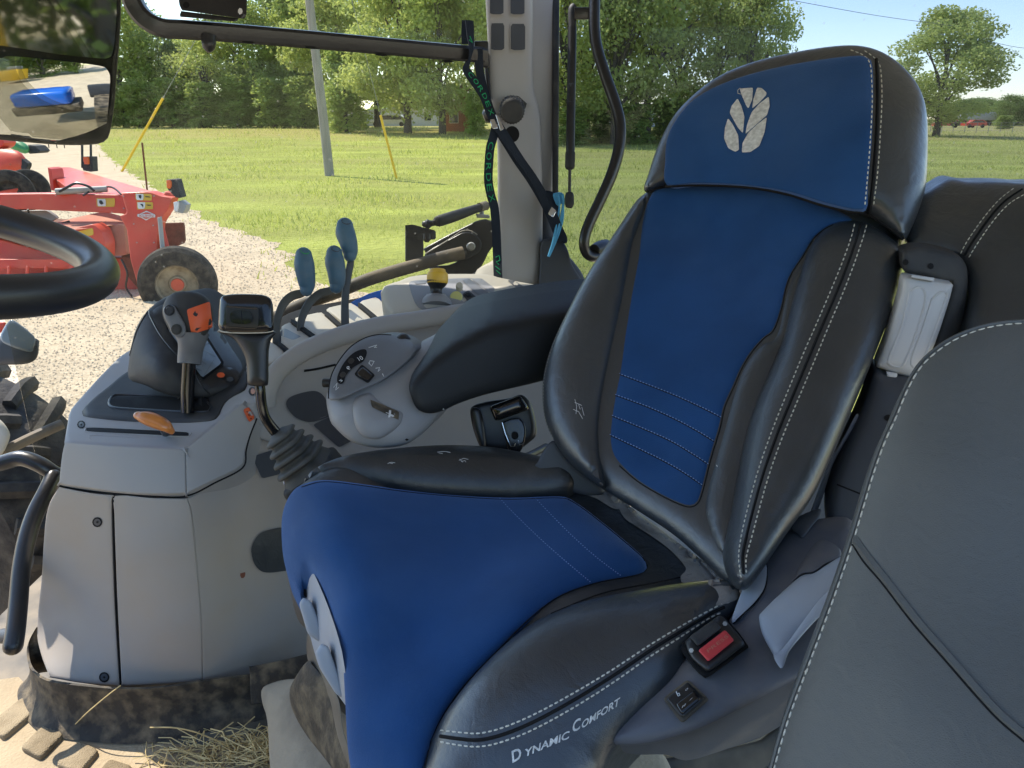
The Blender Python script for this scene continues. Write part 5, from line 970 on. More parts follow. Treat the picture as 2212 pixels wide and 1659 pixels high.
lf = [[(382, 568), (470, 562), (465, 640), (440, 700), (425, 680), (395, 610)], [(495, 562), (525, 565), (558, 595), (555, 612), (510, 660), (462, 700), (470, 640)], [(370, 630), (395, 680), (415, 750), (405, 860), (370, 820), (318, 725), (330, 680)], [(572, 618), (578, 680), (560, 740), (480, 810), (418, 865), (430, 800), (460, 720), (510, 665)],
      [(308, 757), (340, 800), (375, 870), (380, 965), (355, 978), (310, 955), (282, 890), (288, 820)], [(560, 750), (545, 850), (510, 940), (450, 980), (395, 982), (400, 920), (440, 850), (500, 795)]]
EM = [quadr([(sum(a[0] for a in q)/len(q)*.02+x*.98, sum(a[1] for a in q)/len(q)*.02+y*.98) for x, y in q], .1, 3) for q in [zz(Zb3, q) for q in lf]]
m = MB()
for q in EM: m.add(decalgeo(q, [hbp], off=.0022, step=8, th=.003))
m.obj("emblem", "embroid", hd0)
lines("loose_thread", [zz(Zb3, [(390, 605), (372, 600), (371, 580), (385, 566), (396, 575), (392, 592)])], [hbp], "thread", hd0, .0005)
# cushion
dc = tps([(640, 1050, 1.03), (900, 1060, 1.06), (1210, 1078, 1.055), (1395, 1225, .915), (1280, 1260, .87), (1140, 1340, .80), (930, 1600, .735), (918, 1659, .72), (720, 1350, .86), (650, 1215, .95), (745, 1600, .78), (760, 1700, .77), (612, 1150, 1.03), (900, 1200, .945), (900, 1400, .83), (630, 1260, 1.0)])
cush = puff("cushion", [(625, 1075), (650, 1052), (700, 1020), (770, 992), (860, 980), (960, 975), (1060, 980), (1130, 995), (1190, 1008), (1230, 1030), (1300, 1060), (1390, 1120), (1480, 1190), (1550, 1252), (1592, 1290), (1560, 1300), (1400, 1320), (1250, 1370), (1120, 1480), (1020, 1600), (960, 1760), (760, 1760), (756, 1600), (740, 1400), (710, 1300), (682, 1240), (640, 1262), (616, 1220), (608, 1150), (612, 1110)],
   lambda u, v: dc(u, v)+.028, "leather_dust", ds, H=.02, R=.03, T=.10, step=22, sm=4, nv=(0, -.2, 1), back=(0, .2, -1))
cb = [(652, 1052), (700, 1041), (780, 1049), (880, 1063), (1000, 1074), (1100, 1079), (1205, 1076), (1240, 1086), (1300, 1130), (1372, 1190), (1394, 1214), (1396, 1230), (1372, 1243), (1285, 1260), (1205, 1290), (1140, 1340), (1080, 1400), (1010, 1472), (960, 1540), (932, 1600), (918, 1662), (912, 1760), (775, 1760), (758, 1665), (750, 1600), (745, 1500), (737, 1410), (709, 1310), (684, 1240), (664, 1213), (652, 1228), (650, 1285), (632, 1262), (614, 1215), (608, 1150), (612, 1108), (628, 1072)]
cp_ = puff("cushion_panel", cb, lambda u, v: dc(u, v)-.002, "blue", ds, H=.030, R=.055, T=.05, step=18, sm=3, nv=(-.08, -.28, .9), back=(0, .3, -1))
fb = puff("cushion_bolster", [(655, 1046), (690, 1018), (740, 997), (800, 985), (880, 976), (960, 971), (1050, 974), (1120, 985), (1180, 999), (1220, 1018), (1240, 1040), (1235, 1062), (1180, 1074), (1100, 1077), (1000, 1072), (880, 1061), (780, 1047), (700, 1040)], tps([(655, 1046, 1.05), (900, 976, 1.12), (1230, 1030, 1.08), (1100, 1077, 1.05), (800, 1048, 1.05)]), "leather_dust", ds, H=.045, R=.05, T=.07, step=14, sm=4, nv=(0, -.35, .9), back=(0, .2, -1))
nb = puff("cushion_bolster", [(926, 1620), (936, 1590), (962, 1540), (1010, 1476), (1075, 1408), (1130, 1362), (1190, 1328), (1260, 1303), (1340, 1286), (1430, 1270), (1530, 1259), (1575, 1262), (1597, 1290), (1585, 1325), (1530, 1370), (1490, 1420), (1450, 1490), (1380, 1560), (1320, 1640), (1290, 1700), (1180, 1780), (900, 1780)],
   tps([(930, 1600, .735), (1010, 1470, .755), (1130, 1360, .79), (1400, 1275, .83), (1590, 1290, .81), (1480, 1430, .745), (1320, 1640, .70), (1000, 1750, .69), (1150, 1500, .74)]), "leather", ds, H=.05, R=.075, T=.09, step=16, sm=4, nv=(.1, -.45, .85), back=(0, .3, -1))
tn = [nb]
n1 = zz(Zb5, [(-255, 1404), (-120, 1418), (0, 1422), (150, 1385), (350, 1300), (600, 1165), (850, 1015), (1100, 850), (1300, 730), (1480, 630), (1560, 590), (1640, 575)])
n2 = [(x+4, y+26) for x, y in n1]; n2 = zz(Zb5, [(-255, 1478), (-130, 1500), (0, 1508), (150, 1475), (350, 1395), (600, 1258), (850, 1100), (1100, 925), (1310, 790), (1480, 680), (1580, 635)])
seamline("cushion_seam", [((a[0]+b[0])/2, (a[1]+b[1])/2) for a, b in zip(n1, n2)], tn, "seam", nb, w=.0022)
stitches("cushion_stitching", [n1], tn, "thread", nb, dash=9, gap=4, w=.0011); stitches("cushion_stitching", [n2], tn, "thread", nb, dash=9, gap=4, w=.0011)
def word(s, org, L_, ang, h, nm): textdecal(nm, s, org, (cos(ang)*L_, -sin(ang)*L_), (-sin(ang)*h*.35-h*.05, -h), tn, "embroid", nb, off=.0016, shear=.1)
an = radians(29)
o_ = Zb5(212, 1612)
textdecal("embroidered_word", "D", Zb5(208, 1612), (20, -9.5), (-2, -25), tn, "embroid", nb, off=.0016, bold=True); textdecal("embroidered_word", "YNAMIC", Zb5(282, 1577), (97, -41), (2, -17), tn, "embroid", nb, off=.0016, bold=True)
textdecal("embroidered_word", "C", Zb5(592, 1420), (17, -9), (2, -25), tn, "embroid", nb, off=.0016, bold=True); textdecal("embroidered_word", "OMFORT", Zb5(650, 1395), (82, -52), (2.5, -17), tn, "embroid", nb, off=.0016, bold=True)
for q in (zz(Zb5, [(210, 0), (380, 165), (560, 325), (720, 458)]), zz(Zb5, [(440, 0), (600, 160), (760, 300), (910, 412)])):
    stitches("cushion_panel_stitching", [[(q[0][0]-28, q[0][1]-30)]+q], [cp_], "thread_blue", cp_, dash=3.5, gap=3, w=.0008)
seamline("panel_piping", [(652, 1052), (700, 1041), (780, 1049), (880, 1063), (1000, 1074), (1100, 1079), (1205, 1076), (1240, 1086), (1300, 1130), (1372, 1190), (1394, 1214), (1396, 1230), (1372, 1243), (1285, 1260), (1205, 1290), (1140, 1340), (1080, 1400), (1010, 1472), (960, 1540), (932, 1600), (918, 1662)], [cp_, cush, nb], "seam", ds, w=.0011)
seamline("bolster_seam", [(1190, 1326), (1300, 1282), (1420, 1258), (1500, 1240)], [cush, nb], "seam", ds, w=.0012)
for seg in ([(1165, 335), (1215, 330), (1250, 338)], [(1175, 340), (1200, 345)]): lines("scuff", [zz(Zb2, seg)], [fb], "ink", fb, .0004)
for seg in ([(1305, 388), (1335, 375), (1365, 382)], [(1320, 395), (1345, 390), (1350, 400)], [(1310, 380), (1330, 400)], [(845, 410), (870, 400), (895, 404)], [(855, 402), (880, 410)]): lines("scuff", [zz(Zb2, seg)], [fb], "ink", fb, .0004)
# front adjusters
tr = puff("front_tray", zz(Z3, [(1935, 360), (1960, 335), (2000, 360), (2080, 530), (2150, 720), (2200, 900), (2230, 1100), (2240, 1250), (2212, 1230), (2120, 1100), (2030, 950), (1990, 800), (1945, 560)]), [(655, 1225, .99), (740, 1500, .84), (665, 1340, .98), (745, 1520, .84)], "pale", ds, H=.006, R=.01, T=.05, step=12, sm=2)
puff("adjuster_handle", quadr(zz(Z3, [(1922, 590), (1950, 548), (2000, 570), (2082, 775), (2064, 840), (1980, 790)]), .18), .925, "pale", ds, H=.006, R=.008, T=.03, step=9, sm=1)
puff("adjuster_handle", quadr(zz(Z3, [(2028, 900), (2066, 845), (2112, 862), (2232, 1200), (2165, 1178), (2052, 1000)]), .16), .845, "pale", ds, H=.006, R=.008, T=.03, step=9, sm=1)
puff("finger_recess", zz(Z3, [(1948, 440), (1965, 450), (1985, 540), (1960, 545), (1945, 500)]), .975, "seam", ds, H=.002, R=.004, T=.01, step=8, sm=3)
for q in ([(1212, 1012), (1235, 1008), (1290, 1040), (1350, 1085), (1330, 1100), (1290, 1078), (1262, 1068), (1235, 1062), (1222, 1045)], [(1300, 1062), (1340, 1078), (1420, 1140), (1510, 1205), (1575, 1258), (1540, 1262), (1480, 1262), (1470, 1245), (1482, 1228), (1455, 1195), (1425, 1170), (1380, 1140), (1350, 1120), (1330, 1088)], [(1535, 1252), (1582, 1258), (1596, 1290), (1570, 1303), (1546, 1308), (1553, 1290), (1545, 1272), (1530, 1262)]):
    decal("dust_patch", q, [cush] if q[0][0] < 1400 else [nb], "dustyskin", ds, off=.002, sm=3, th=.0025, step=10)
# suspension skirt
sk2 = puff("suspension_boot", zz(Z3, [(1975, 960), (2020, 990), (2080, 1060), (2130, 1140), (2160, 1260), (2200, 1400), (2240, 1520), (2330, 1650), (2330, 1800), (2250, 1800), (2100, 1600), (1960, 1420), (1880, 1270), (1862, 1160), (1890, 1080)]), [(640, 1480, .98), (700, 1450, .93), (740, 1650, .88), (650, 1600, 1.0)], "rubber", ds, H=.02, R=.04, T=.06, step=12, sm=4)
puff("boot_fold", zz(Z3, [(1980, 780), (2010, 820), (2060, 990), (2110, 1080), (2180, 1210), (2212, 1420), (2290, 1650), (2250, 1650), (2170, 1440), (2120, 1200), (2050, 1070), (1990, 990), (1970, 880)]), [(665, 1370, .98), (720, 1500, .90), (740, 1650, .86)], "dirtymetal", ds, H=.006, R=.01, T=.02, step=10, sm=4)
ped = puff("pedestal", zz(Z3, [(1680, 1150), (1720, 1110), (1850, 1075), (1990, 1090), (2100, 1200), (2400, 1500), (2600, 2000), (1780, 2000), (1740, 1700), (1720, 1350), (1690, 1240)]), [(565, 1490, 1.24), (620, 1470, 1.22), (600, 1659, 1.14), (760, 1659, 1.05), (700, 1500, 1.12)], "rubber2", ds, H=.03, R=.05, T=.2, step=16, sm=3, back=(0, .6, -1))
# side cover
dsc = tps([(1320, 1600, .70), (1480, 1430, .735), (1600, 1300, .79), (1750, 1110, .86), (1640, 1640, .66), (1700, 1480, .70), (1820, 1200, .80), (1500, 1560, .69)])
cru2, crv2 = [1320, 1410, 1507, 1608, 1705, 1800], [1606, 1600, 1572, 1524, 1474, 1440]
cv = puff("side_cover", zz(Zb5, [(838, 1440), (870, 1380), (1000, 1260), (1150, 1130), (1230, 1050), (1300, 960), (1420, 870), (1560, 740), (1620, 680), (1680, 560), (1740, 420), (1800, 280), (1900, 180), (2030, 90), (2150, 50), (2400, 60), (2400, 420), (2300, 700), (2160, 1000)])+[(1760, 1450), (1705, 1478), (1608, 1528), (1507, 1577), (1410, 1605), (1350, 1610), (1322, 1606)], dsc, "cover", ds, H=.018, R=.03, T=.07, step=16, sm=4, back=(.1, .7, -.6))
puff("lower_cover", [(1318, 1596), (1350, 1606), (1410, 1600), (1507, 1572), (1608, 1523), (1705, 1472), (1790, 1430), (1790, 1500), (1705, 1556), (1642, 1593), (1574, 1617), (1484, 1643), (1440, 1630), (1373, 1630), (1330, 1618)], lambda u, v: dsc(u, v)+.004+.0014*max(0., v-float(np.interp(u, cru2, crv2))), "cover", ds, H=.003, R=.008, T=.05, step=16, sm=3, back=(.1, .7, -.6))
puff("lower_column_shield", zz(Zb5, [(1620, 680), (1740, 380), (1830, 260), (1845, 400), (1830, 500), (1760, 600), (1650, 700)]), lambda u, v: dsc(u, v)-.014, "pale", ds, H=.004, R=.008, T=.03, step=12, sm=4)
bo = puff("buckle_well", zz(Zb5, [(1295, 860), (1330, 820), (1500, 690), (1540, 660), (1600, 700), (1718, 850), (1700, 890), (1480, 1055), (1430, 1055), (1370, 1000), (1300, 900)]), lambda u, v: dsc(u, v)-.020, "seam", ds, H=.003, R=.006, T=.03, step=10, sm=2)
bk = puff("buckle", zz(Zb5, [(1322, 850), (1340, 810), (1500, 690), (1550, 665), (1600, 720), (1700, 840), (1670, 880), (1480, 1020), (1440, 1010), (1360, 940)]), lambda u, v: dsc(u, v)-.045, "black", ds, H=.008, R=.012, T=.045, step=10, sm=2)
puff("buckle_mouth", quadr(zz(Zb5, [(1345, 800), (1500, 695), (1555, 745), (1400, 865)]), .12), lambda u, v: dsc(u, v)-.056, "blackmat", bk, H=.004, R=.006, T=.01, step=8, sm=1)
rbn = puff("release_button", quadr(zz(Zb5, [(1402, 890), (1575, 757), (1636, 825), (1468, 962)]), .06), lambda u, v: dsc(u, v)-.056, "red", bk, H=.0025, R=.004, T=.012, step=8, sm=1)
textdecal("button_lettering", "PRESS", Zb5(1468, 905), (44, -34), (-4, -6), [rbn], "redfade", bk, off=.0006)
for q in ((1358, 890), (1575, 718)): o1 = decal("rivet", circ(Zb5(*q), 5.5, 12), [bk], "greymetal", bk, off=.002)
sw = puff("switch_frame", quadr(zz(Zb5, [(1175, 1200), (1335, 1075), (1475, 1205), (1300, 1362)]), .12), lambda u, v: dsc(u, v)-.022, "rubber", ds, H=.003, R=.005, T=.02, step=8, sm=1)
s1 = puff("rocker_switch", quadr(zz(Zb5, [(1195, 1200), (1335, 1092), (1445, 1200), (1300, 1325)]), .08), lambda u, v: dsc(u, v)-.026, "black", sw, H=.002, R=.004, T=.01, step=8, sm=1)
puff("rocker", quadr(zz(Zb5, [(1255, 1235), (1375, 1145), (1420, 1205), (1298, 1305)]), .08), lambda u, v: dsc(u, v)-.030, "blackgloss", s1, H=.003, R=.005, T=.01, step=7, sm=1)
tg = [o for o in s1.children]+[s1]
textdecal("switch_mark", "0", Zb5(1318, 1152), (5.5, -3), (2, -5), tg, "ink", sw, off=.001); textdecal("switch_mark", "I", Zb5(1345, 1215), (2.5, -2), (5, -6), tg, "ink", sw, off=.001); textdecal("switch_mark", "II", Zb5(1296, 1262), (6.5, -5), (3, -6), tg, "ink", sw, off=.001)
lines("switch_mark", [zz(Zb5, [(1262, 1160), (1275, 1185), (1285, 1178), (1280, 1165), (1268, 1170), (1262, 1155)])], tg, "ink", sw, .0006, .001)
rl = puff("recline_lever", zz(Zb6, [(508, 680), (530, 640), (640, 530), (780, 410), (860, 395), (960, 330), (1060, 290), (1060, 480), (1000, 560), (950, 630), (870, 690), (760, 800), (690, 900), (665, 985), (640, 1000), (600, 920), (530, 790)]), lambda u, v: dsc(u, v)-.03, "pale", ds, H=.014, R=.02, T=.03, step=12, sm=3)
puff("lever_side", zz(Zb6, [(1010, 470), (900, 560), (800, 690), (720, 800), (650, 890), (600, 925), (645, 1005), (670, 985), (700, 900), (780, 800), (880, 690), (950, 630), (1040, 520)]), lambda u, v: dsc(u, v)-.040, "pale", ds, H=.004, R=.01, T=.02, step=10, sm=3)
seamline("cover_seam", zz(Zb5, [(1828, 250), (1845, 360), (1835, 480), (1780, 570), (1700, 650), (1630, 715)]), [cv]+[o for o in ds.children if o.name.startswith("lower_column")], "seam", ds, w=.001)
puff("cover_hollow", zz(Zb6, [(680, 560), (720, 440), (800, 300), (900, 180), (1020, 230), (1030, 290), (940, 330), (860, 385), (780, 400), (700, 480)]), lambda u, v: dsc(u, v)-.018, "cover", ds, H=.006, R=.02, T=.02, step=12, sm=4)
puff("belt_anchor", zz(Zb6, [(700, 90), (780, 20), (900, -20), (900, 30), (850, 90), (790, 170), (760, 150)]), lambda u, v: dsc(u, v)-.012, "column", ds, H=.005, R=.01, T=.03, step=10, sm=3)
puff("seat_base", [(1260, 1659), (1300, 1605), (1400, 1640), (1500, 1625), (1640, 1600), (1720, 1520), (1760, 1480), (1800, 1700), (1200, 1760)], 1.0, "dirtymetal", ds, H=.01, R=.02, T=.2, step=16, sm=2)
puff("suspension_arm", [(1268, 1640), (1290, 1610), (1400, 1615), (1440, 1640), (1440, 1700), (1260, 1700)], .92, "rubber2", ds, H=.01, R=.02, T=.05, step=14, sm=3)
puff("inner_side", [(1160, 1000), (1195, 950), (1240, 1005), (1310, 1060), (1260, 1070), (1200, 1045), (1150, 1010)], 1.06, "column", ds, H=.005, R=.01, T=.06, step=14, sm=3)
# ------------------------------------------------ folded-up left armrest
fa = root("folded_armrest", "black stitched armrest folded upright behind the seat, with white grip and dark column", "armrest", P(1870, 1180, .87))
dfa = tps([(1955, 500, 1.02), (2060, 390, 1.06), (2212, 400, .98), (2090, 600, .95), (2212, 700, .88)])
pad = puff("pad", [(1956, 500), (1960, 470), (1985, 430), (2030, 396), (2055, 386), (2090, 392), (2150, 392), (2212, 396), (2320, 410), (2340, 560), (2300, 760), (2200, 800), (2100, 790), (2085, 720), (2090, 640), (2080, 580), (2060, 555), (2000, 545), (1962, 530)], dfa, "leather", fa, H=.035, R=.05, T=.09, step=16, sm=4, back=(.3, .9, 0))
stitches("pad_stitching", [[(2075, 548), (2090, 520), (2125, 470), (2160, 430), (2195, 403)]], [pad], "thread", pad, dash=8, gap=3.5, w=.0009); stitches("pad_stitching", [[(2093, 556), (2110, 528), (2145, 478), (2180, 440), (2222, 415)]], [pad], "thread", pad, dash=8, gap=3.5, w=.0009); seamline("pad_seam", [(2084, 552), (2100, 524), (2135, 474), (2170, 435), (2208, 409)], [pad], "seam", pad, w=.002)
brk = puff("bracket", zz(Zb4, [(1430, -10), (1440, -40), (1560, -60), (1760, -20), (1830, 40), (1850, 130), (1840, 300), (1800, 480), (1700, 620), (1620, 650), (1640, 560), (1750, 200), (1700, 165), (1560, 125), (1440, 100)]), .93, "blackmat", fa, H=.008, R=.012, T=.05, step=11, sm=3, back=(.3, .9, 0))
for q in ((1450, 40), (1612, 65)): decal("bracket_screw", circ(Zb4(*q), 7, 14), [brk], "seam", brk, off=.001)
gr_ = puff("white_grip", zz(Zb4, [(1436, 150), (1480, 135), (1600, 155), (1745, 178), (1752, 200), (1720, 320), (1640, 560), (1570, 700), (1520, 780), (1480, 782), (1380, 752), (1275, 718), (1268, 690), (1320, 560), (1380, 380), (1420, 240)]), .91, "white", fa, H=.016, R=.022, T=.04, step=10, sm=3, back=(.3, .9, 0))
for q in ([(1480, 230), (1530, 200), (1575, 230), (1570, 320), (1510, 520), (1440, 690), (1400, 715), (1340, 690), (1350, 640), (1430, 440)], [(1620, 280), (1670, 235), (1715, 240), (1690, 330), (1630, 500), (1550, 690), (1500, 715), (1490, 660), (1560, 470)]):
    seamline("flute_edge", zz(Zb4, q+[q[0]]), [gr_], "white", gr_, w=.0022, off=-.0006)
puff("grip_collar", zz(Zb4, [(1490, 120), (1640, 140), (1630, 165), (1485, 140)]), .90, "white", fa, H=.003, R=.006, T=.03, step=8, sm=1); puff("grip_foot", zz(Zb4, [(1325, 740), (1400, 755), (1390, 795), (1330, 780)]), .90, "white", fa, H=.003, R=.006, T=.03, step=8, sm=1)
clm = puff("column", zz(Zb4, [(1256, 732), (1330, 760), (1500, 790), (1620, 820), (1500, 1200), (1300, 1700), (1150, 1930), (1020, 1930), (950, 1800), (940, 1640), (970, 1470), (1040, 1280), (1140, 1050), (1200, 900)]), [(1891, 799, .91), (1970, 815, .90), (1790, 1150, .87), (1850, 1200, .86)], "column", fa, H=.02, R=.03, T=.06, step=13, sm=3, back=(.3, .9, 0))
decal("column_screw", circ(Zb4(1338, 1040), 9, 14, 7), [clm], "seam", clm, off=.001); seamline("column_seam", zz(Zb4, [(1010, 1470), (1100, 1505), (1210, 1550)]), [clm], "seam", clm, w=.0012)
puff("arm_plate", zz(Zb4, [(1130, 1020), (1145, 1050), (1060, 1200), (980, 1350), (900, 1600), (800, 1800), (780, 1800), (870, 1560), (960, 1330), (1060, 1150)]), .90, "pale", fa, H=.003, R=.005, T=.05, step=8, sm=3)
# ------------------------------------------------ passenger seat
ps = root("passenger_seat", "dark grey leather seat back in the near right foreground with pale stitched edge", "seat", P(2000, 1659, .6))
dpz = tps([(1665, 1659, .60), (1790, 1300, .63), (1880, 1020, .66), (1965, 820, .68), (2090, 710, .69), (2212, 690, .69), (2212, 1300, .55), (1950, 1500, .55), (2050, 1000, .62)])
pe_ = [(1655, 1700), (1670, 1640), (1700, 1540), (1745, 1420), (1790, 1300), (1830, 1185), (1856, 1100), (1880, 1020), (1905, 950), (1930, 895), (1955, 835), (1985, 785), (2030, 745), (2080, 718), (2140, 700), (2212, 693), (2300, 692)]
pbk = puff("seat_back", [(1640, 1760)]+pe_+[(2500, 700), (2500, 1800)], dpz, "leather_grey", ps, H=.022, R=.035, T=.09, step=26, sm=4, back=(.35, .8, -.5))
e1 = [(x+7-.0*i, y+5) for i, (x, y) in enumerate(pe_)]
stitches("edge_stitching", [e1], [pbk], "thread", ps, dash=15, gap=5, w=.0011); seamline("edge_piping", [(x+2, y+1.5) for x, y in pe_], [pbk], "leather_grey", ps, w=.0024)
seamline("crease", zz(Zb6, [(1105, 200), (1180, 320), (1300, 460), (1500, 720), (1700, 950), (1900, 1180), (2050, 1340), (2230, 1490)]), [pbk], "seam", pbk, w=.0010, off=-.0002)
seamline("crease_fold", [(x+6, y-3) for x, y in zz(Zb6, [(1115, 190), (1200, 310), (1310, 450), (1510, 712), (1710, 942), (1910, 1172), (2060, 1332), (2230, 1475)])], [pbk], "leather_grey", pbk, w=.005, off=-.0025)
for q in ((808, 1010), (600, 1440)): decal("mud_fleck", circ(Zb6(*q), 6, 9, 9), [pbk], "cream", ps, off=.001)
# ================================================================ STEERING WHEEL, RAILS, BAR, MIRROR
A = PR(0, 642, .66); B = PR(0, 478, .93); C_ = PR(213, 598, .81)
def circle3(a, b, c):
    ab = b-a; ac = c-a; n = ab.cross(ac); o = a+(n.cross(ab)*ac.length_squared+ac.cross(n)*ab.length_squared)/(2*n.length_squared); return o, (a-o).length, n.normalized()
o_, r_, n_ = circle3(A, B, C_); print("wheel radius", r_)
st = root("steering_wheel", "thick glossy black steering wheel rim at the left edge", "steering wheel", o_)
u_ = (C_-o_).normalized(); w_ = n_.cross(u_)
g = sweep([o_+(u_*cos(2*pi*i/40)+w_*sin(2*pi*i/40))*r_ for i in range(40)], .0195, n=24, closed=True, sub=2); obj("rim", g[0], g[1], "black", st, sharp=180)
g = sweep([o_-u_*r_*.96+w_*.02, o_-n_*.05*0, o_+w_*-r_*.0], .014, n=10, sub=2); obj("spoke", g[0], g[1], "black", st)
g = cyl(o_-Vector((0, 0, .06)), o_+Vector((0, 0, .02)), .06, 28); obj("hub", g[0], g[1], "blackmat", st)
hr = root("hand_rail", "black curved hand rail by the door at the lower left edge", "rail", P(28, 1390, 1.3))
g = psweep([(-60, 1010, 1.42, 17), (0, 1001, 1.42, 17), (45, 990, 1.42, 17), (85, 1003, 1.42, 17), (118, 1023, 1.43, 16), (160, 1040, 1.46, 16)], n=18); obj("upper_tube", g[0], g[1], "blackmetal", hr)
g = psweep([(115, 1030, 1.42, 17), (100, 1062, 1.40, 17.5), (76, 1110, 1.38, 18), (58, 1165, 1.36, 18), (46, 1230, 1.34, 18), (40, 1300, 1.32, 18.5), (34, 1360, 1.30, 19), (28, 1395, 1.29, 20)], n=18, rnd=True); obj("lower_tube", g[0], g[1], "blackmetal", hr)
g = psweep([(30, 1372, 1.34, 14), (6, 1374, 1.36, 16)], n=14, rnd=True); obj("end_knob", g[0], g[1], "column", hr)
# monitor bar
mbz = root("mounting_bar", "long black perforated mounting bar bolted to the pillar, bent up at its left end", "bar", P(1045, 118, 1.76))
bpts = [(300, -70, 1.42), (285, -20, 1.43), (292, 12, 1.44), (315, 42, 1.45), (350, 60, 1.46), (400, 64, 1.48), (500, 71, 1.52), (700, 88, 1.61), (900, 106, 1.70), (1048, 119, 1.77)]
V_ = [P(*q) for q in bpts]; g = sweep(V_, .0215, n=16, square=True, up=(0, 0, 1), sub=8); br = obj("bar", g[0], g[1], "blackmetal", mbz, sharp=40)
for q in (Z1(1595, 271), Z1(2000, 308), Zb1(395, 353), Zb1(820, 394)): decal("bar_hole", circ(q, 15, 14, 2.4, .08), [br], "seam", mbz, off=.001)
pt = puff("bracket_plate", zz(Z1, [(1150, -60), (1150, -60), (1150, 20), (1170, 65), (1200, 70), (1540, 118), (1570, 115), (1585, 90), (1590, -60), (1590, -60)]), 1.45, "blackmetal", mbz, H=.001, R=.002, T=.005, step=14, sm=2)
decal("plate_hole", circ(Z1(1197, 32), 7.5, 14), [pt], "seam", pt, off=.001); decal("plate_hole", circ(Z1(1545, 72), 5, 14, 7.5), [pt], "ink", pt, off=.001)
puff("bracket_foot", zz(Z1, [(1165, 70), (1540, 118), (1520, 140), (1150, 108)]), 1.455, "blackmetal", mbz, H=.001, R=.002, T=.04, step=14, sm=1)
g = psweep([(451, 78, 1.49, 16), (451, 88, 1.49, 15), (451, 100, 1.49, 14), (451, 108, 1.49, 9), (451, 113, 1.49, 3)], n=18); obj("rubber_stop", g[0], g[1], "black", mbz)
g = box(P(1040, 118, 1.77), (.02, .02, .035), bev=.004); obj("end_bracket", g[0], g[1], "blackmetal", mbz)
# grab bar beside the rear window, gas strut
gb_ = root("window_bar", "bent black tubular grab bar in front of the rear window", "grab bar", P(1275, 555, 1.8))
g = psweep([(1283, -60, 1.78, 12), (1284, 0, 1.78, 12), (1284, 60, 1.78, 12), (1290, 105, 1.78, 12), (1308, 165, 1.78, 12.5), (1328, 222, 1.78, 12.5), (1339, 270, 1.78, 12.5), (1337, 320, 1.78, 12.5), (1322, 375, 1.78, 12.5), (1298, 430, 1.78, 12), (1272, 485, 1.78, 12), (1262, 520, 1.78, 11.5), (1266, 545, 1.79, 11), (1282, 555, 1.80, 11), (1296, 545, 1.82, 11)], n=18); obj("tube", g[0], g[1], "blackmetal", gb_)
g = psweep([(1283, 541, 1.80, 13), (1296, 537, 1.83, 17), (1308, 534, 1.86, 17)], n=20, sub=2); obj("end_mount", g[0], g[1], "black", gb_); g = box(P(1262, 29, 1.79), (.03, .008, .016), bev=.002); obj("lug", g[0], g[1], "blackmetal", gb_)
gs = root("gas_strut", "straight black gas strut hanging between pillar and bent grab bar", "gas strut", P(1230, 445, 1.8))
g = psweep([(1236, 60, 1.8, 9.5), (1235, 140, 1.8, 9.5), (1233, 250, 1.8, 9.5), (1232, 330, 1.8, 9.5)], n=18, sub=2); bd = obj("cylinder", g[0], g[1], "black", gs); g = psweep([(1232, 330, 1.8, 10.8), (1231, 360, 1.8, 10.8), (1231, 365, 1.8, 8)], n=18, sub=1); obj("collar", g[0], g[1], "blackmat", gs)
g = psweep([(1231, 362, 1.8, 3.6), (1230, 420, 1.8, 3.6)], n=10, sub=1); obj("rod", g[0], g[1], "leverarm", gs); g = psweep([(1230, 416, 1.8, 7), (1230, 422, 1.8, 9.5), (1230, 440, 1.8, 10), (1229, 448, 1.8, 7)], n=14, sub=2); obj("end_joint", g[0], g[1], "blackmat", gs)
g = psweep([(1237, 62, 1.8, 8), (1236, 40, 1.8, 9), (1237, 20, 1.8, 9.5), (1242, 14, 1.8, 8)], n=14); obj("top_joint", g[0], g[1], "blackmat", gs); decal("strut_label", rrect(1226.5, 179, 1241, 220, 1), [bd], "column", bd, off=.0008)
# straps
def ribbon(pts, wd, tw=None, th=.0016, n=8):     # flat webbing along pixel points (u, v, d); width in px; tw = facing angle in degrees
    q = [(*P(u, v, d), wd*d*S/F*.5, (tw[i] if tw else 0)) for i, (u, v, d) in enumerate(pts)]; c = np.array(catmull(q, n)); p = c[:, :3]; T = np.gradient(p, axis=0); T /= np.linalg.norm(T, axis=1)[:, None]
    V = []; Fs = []
    for i in range(len(p)):
        vd = Vector(p[i])-EYE; vd.normalize(); t_ = Vector(T[i]); sd_1 = t_.cross(vd).normalized(); n1_ = sd_1.cross(t_); a = radians(c[i, 4]); s2 = sd_1*cos(a)+n1_*sin(a); n2_ = s2.cross(t_).normalized(); P0 = Vector(p[i]); h = c[i, 3]
        V += [P0-s2*h-n2_*th/2, P0+s2*h-n2_*th/2, P0+s2*h+n2_*th/2, P0-s2*h+n2_*th/2]
    for i in range(len(p)-1):
        for j in range(4): Fs.append((4*i+j, 4*i+(j+1) % 4, 4*i+4+(j+1) % 4, 4*i+4+j))
    Fs += [(3, 2, 1, 0), (len(V)-4, len(V)-3, len(V)-2, len(V)-1)]
    return V, Fs
sr = root("cinch_strap", "navy cinch strap with green woven lettering hanging from the bar beside the pillar", "strap", P(1078, 640, 1.7))
r1 = ribbon([(1014, 44, 1.72), (1016, 75, 1.72), (1018, 105, 1.72), (1014, 130, 1.73), (1008, 150, 1.73), (1024, 175, 1.73), (1044, 205, 1.74), (1058, 240, 1.74), (1068, 262, 1.74)], 19, [20, 35, 60, 75, 30, 10, 0, 0, 0]); w1 = obj("webbing", r1[0], r1[1], "webbing", sr, sharp=60)
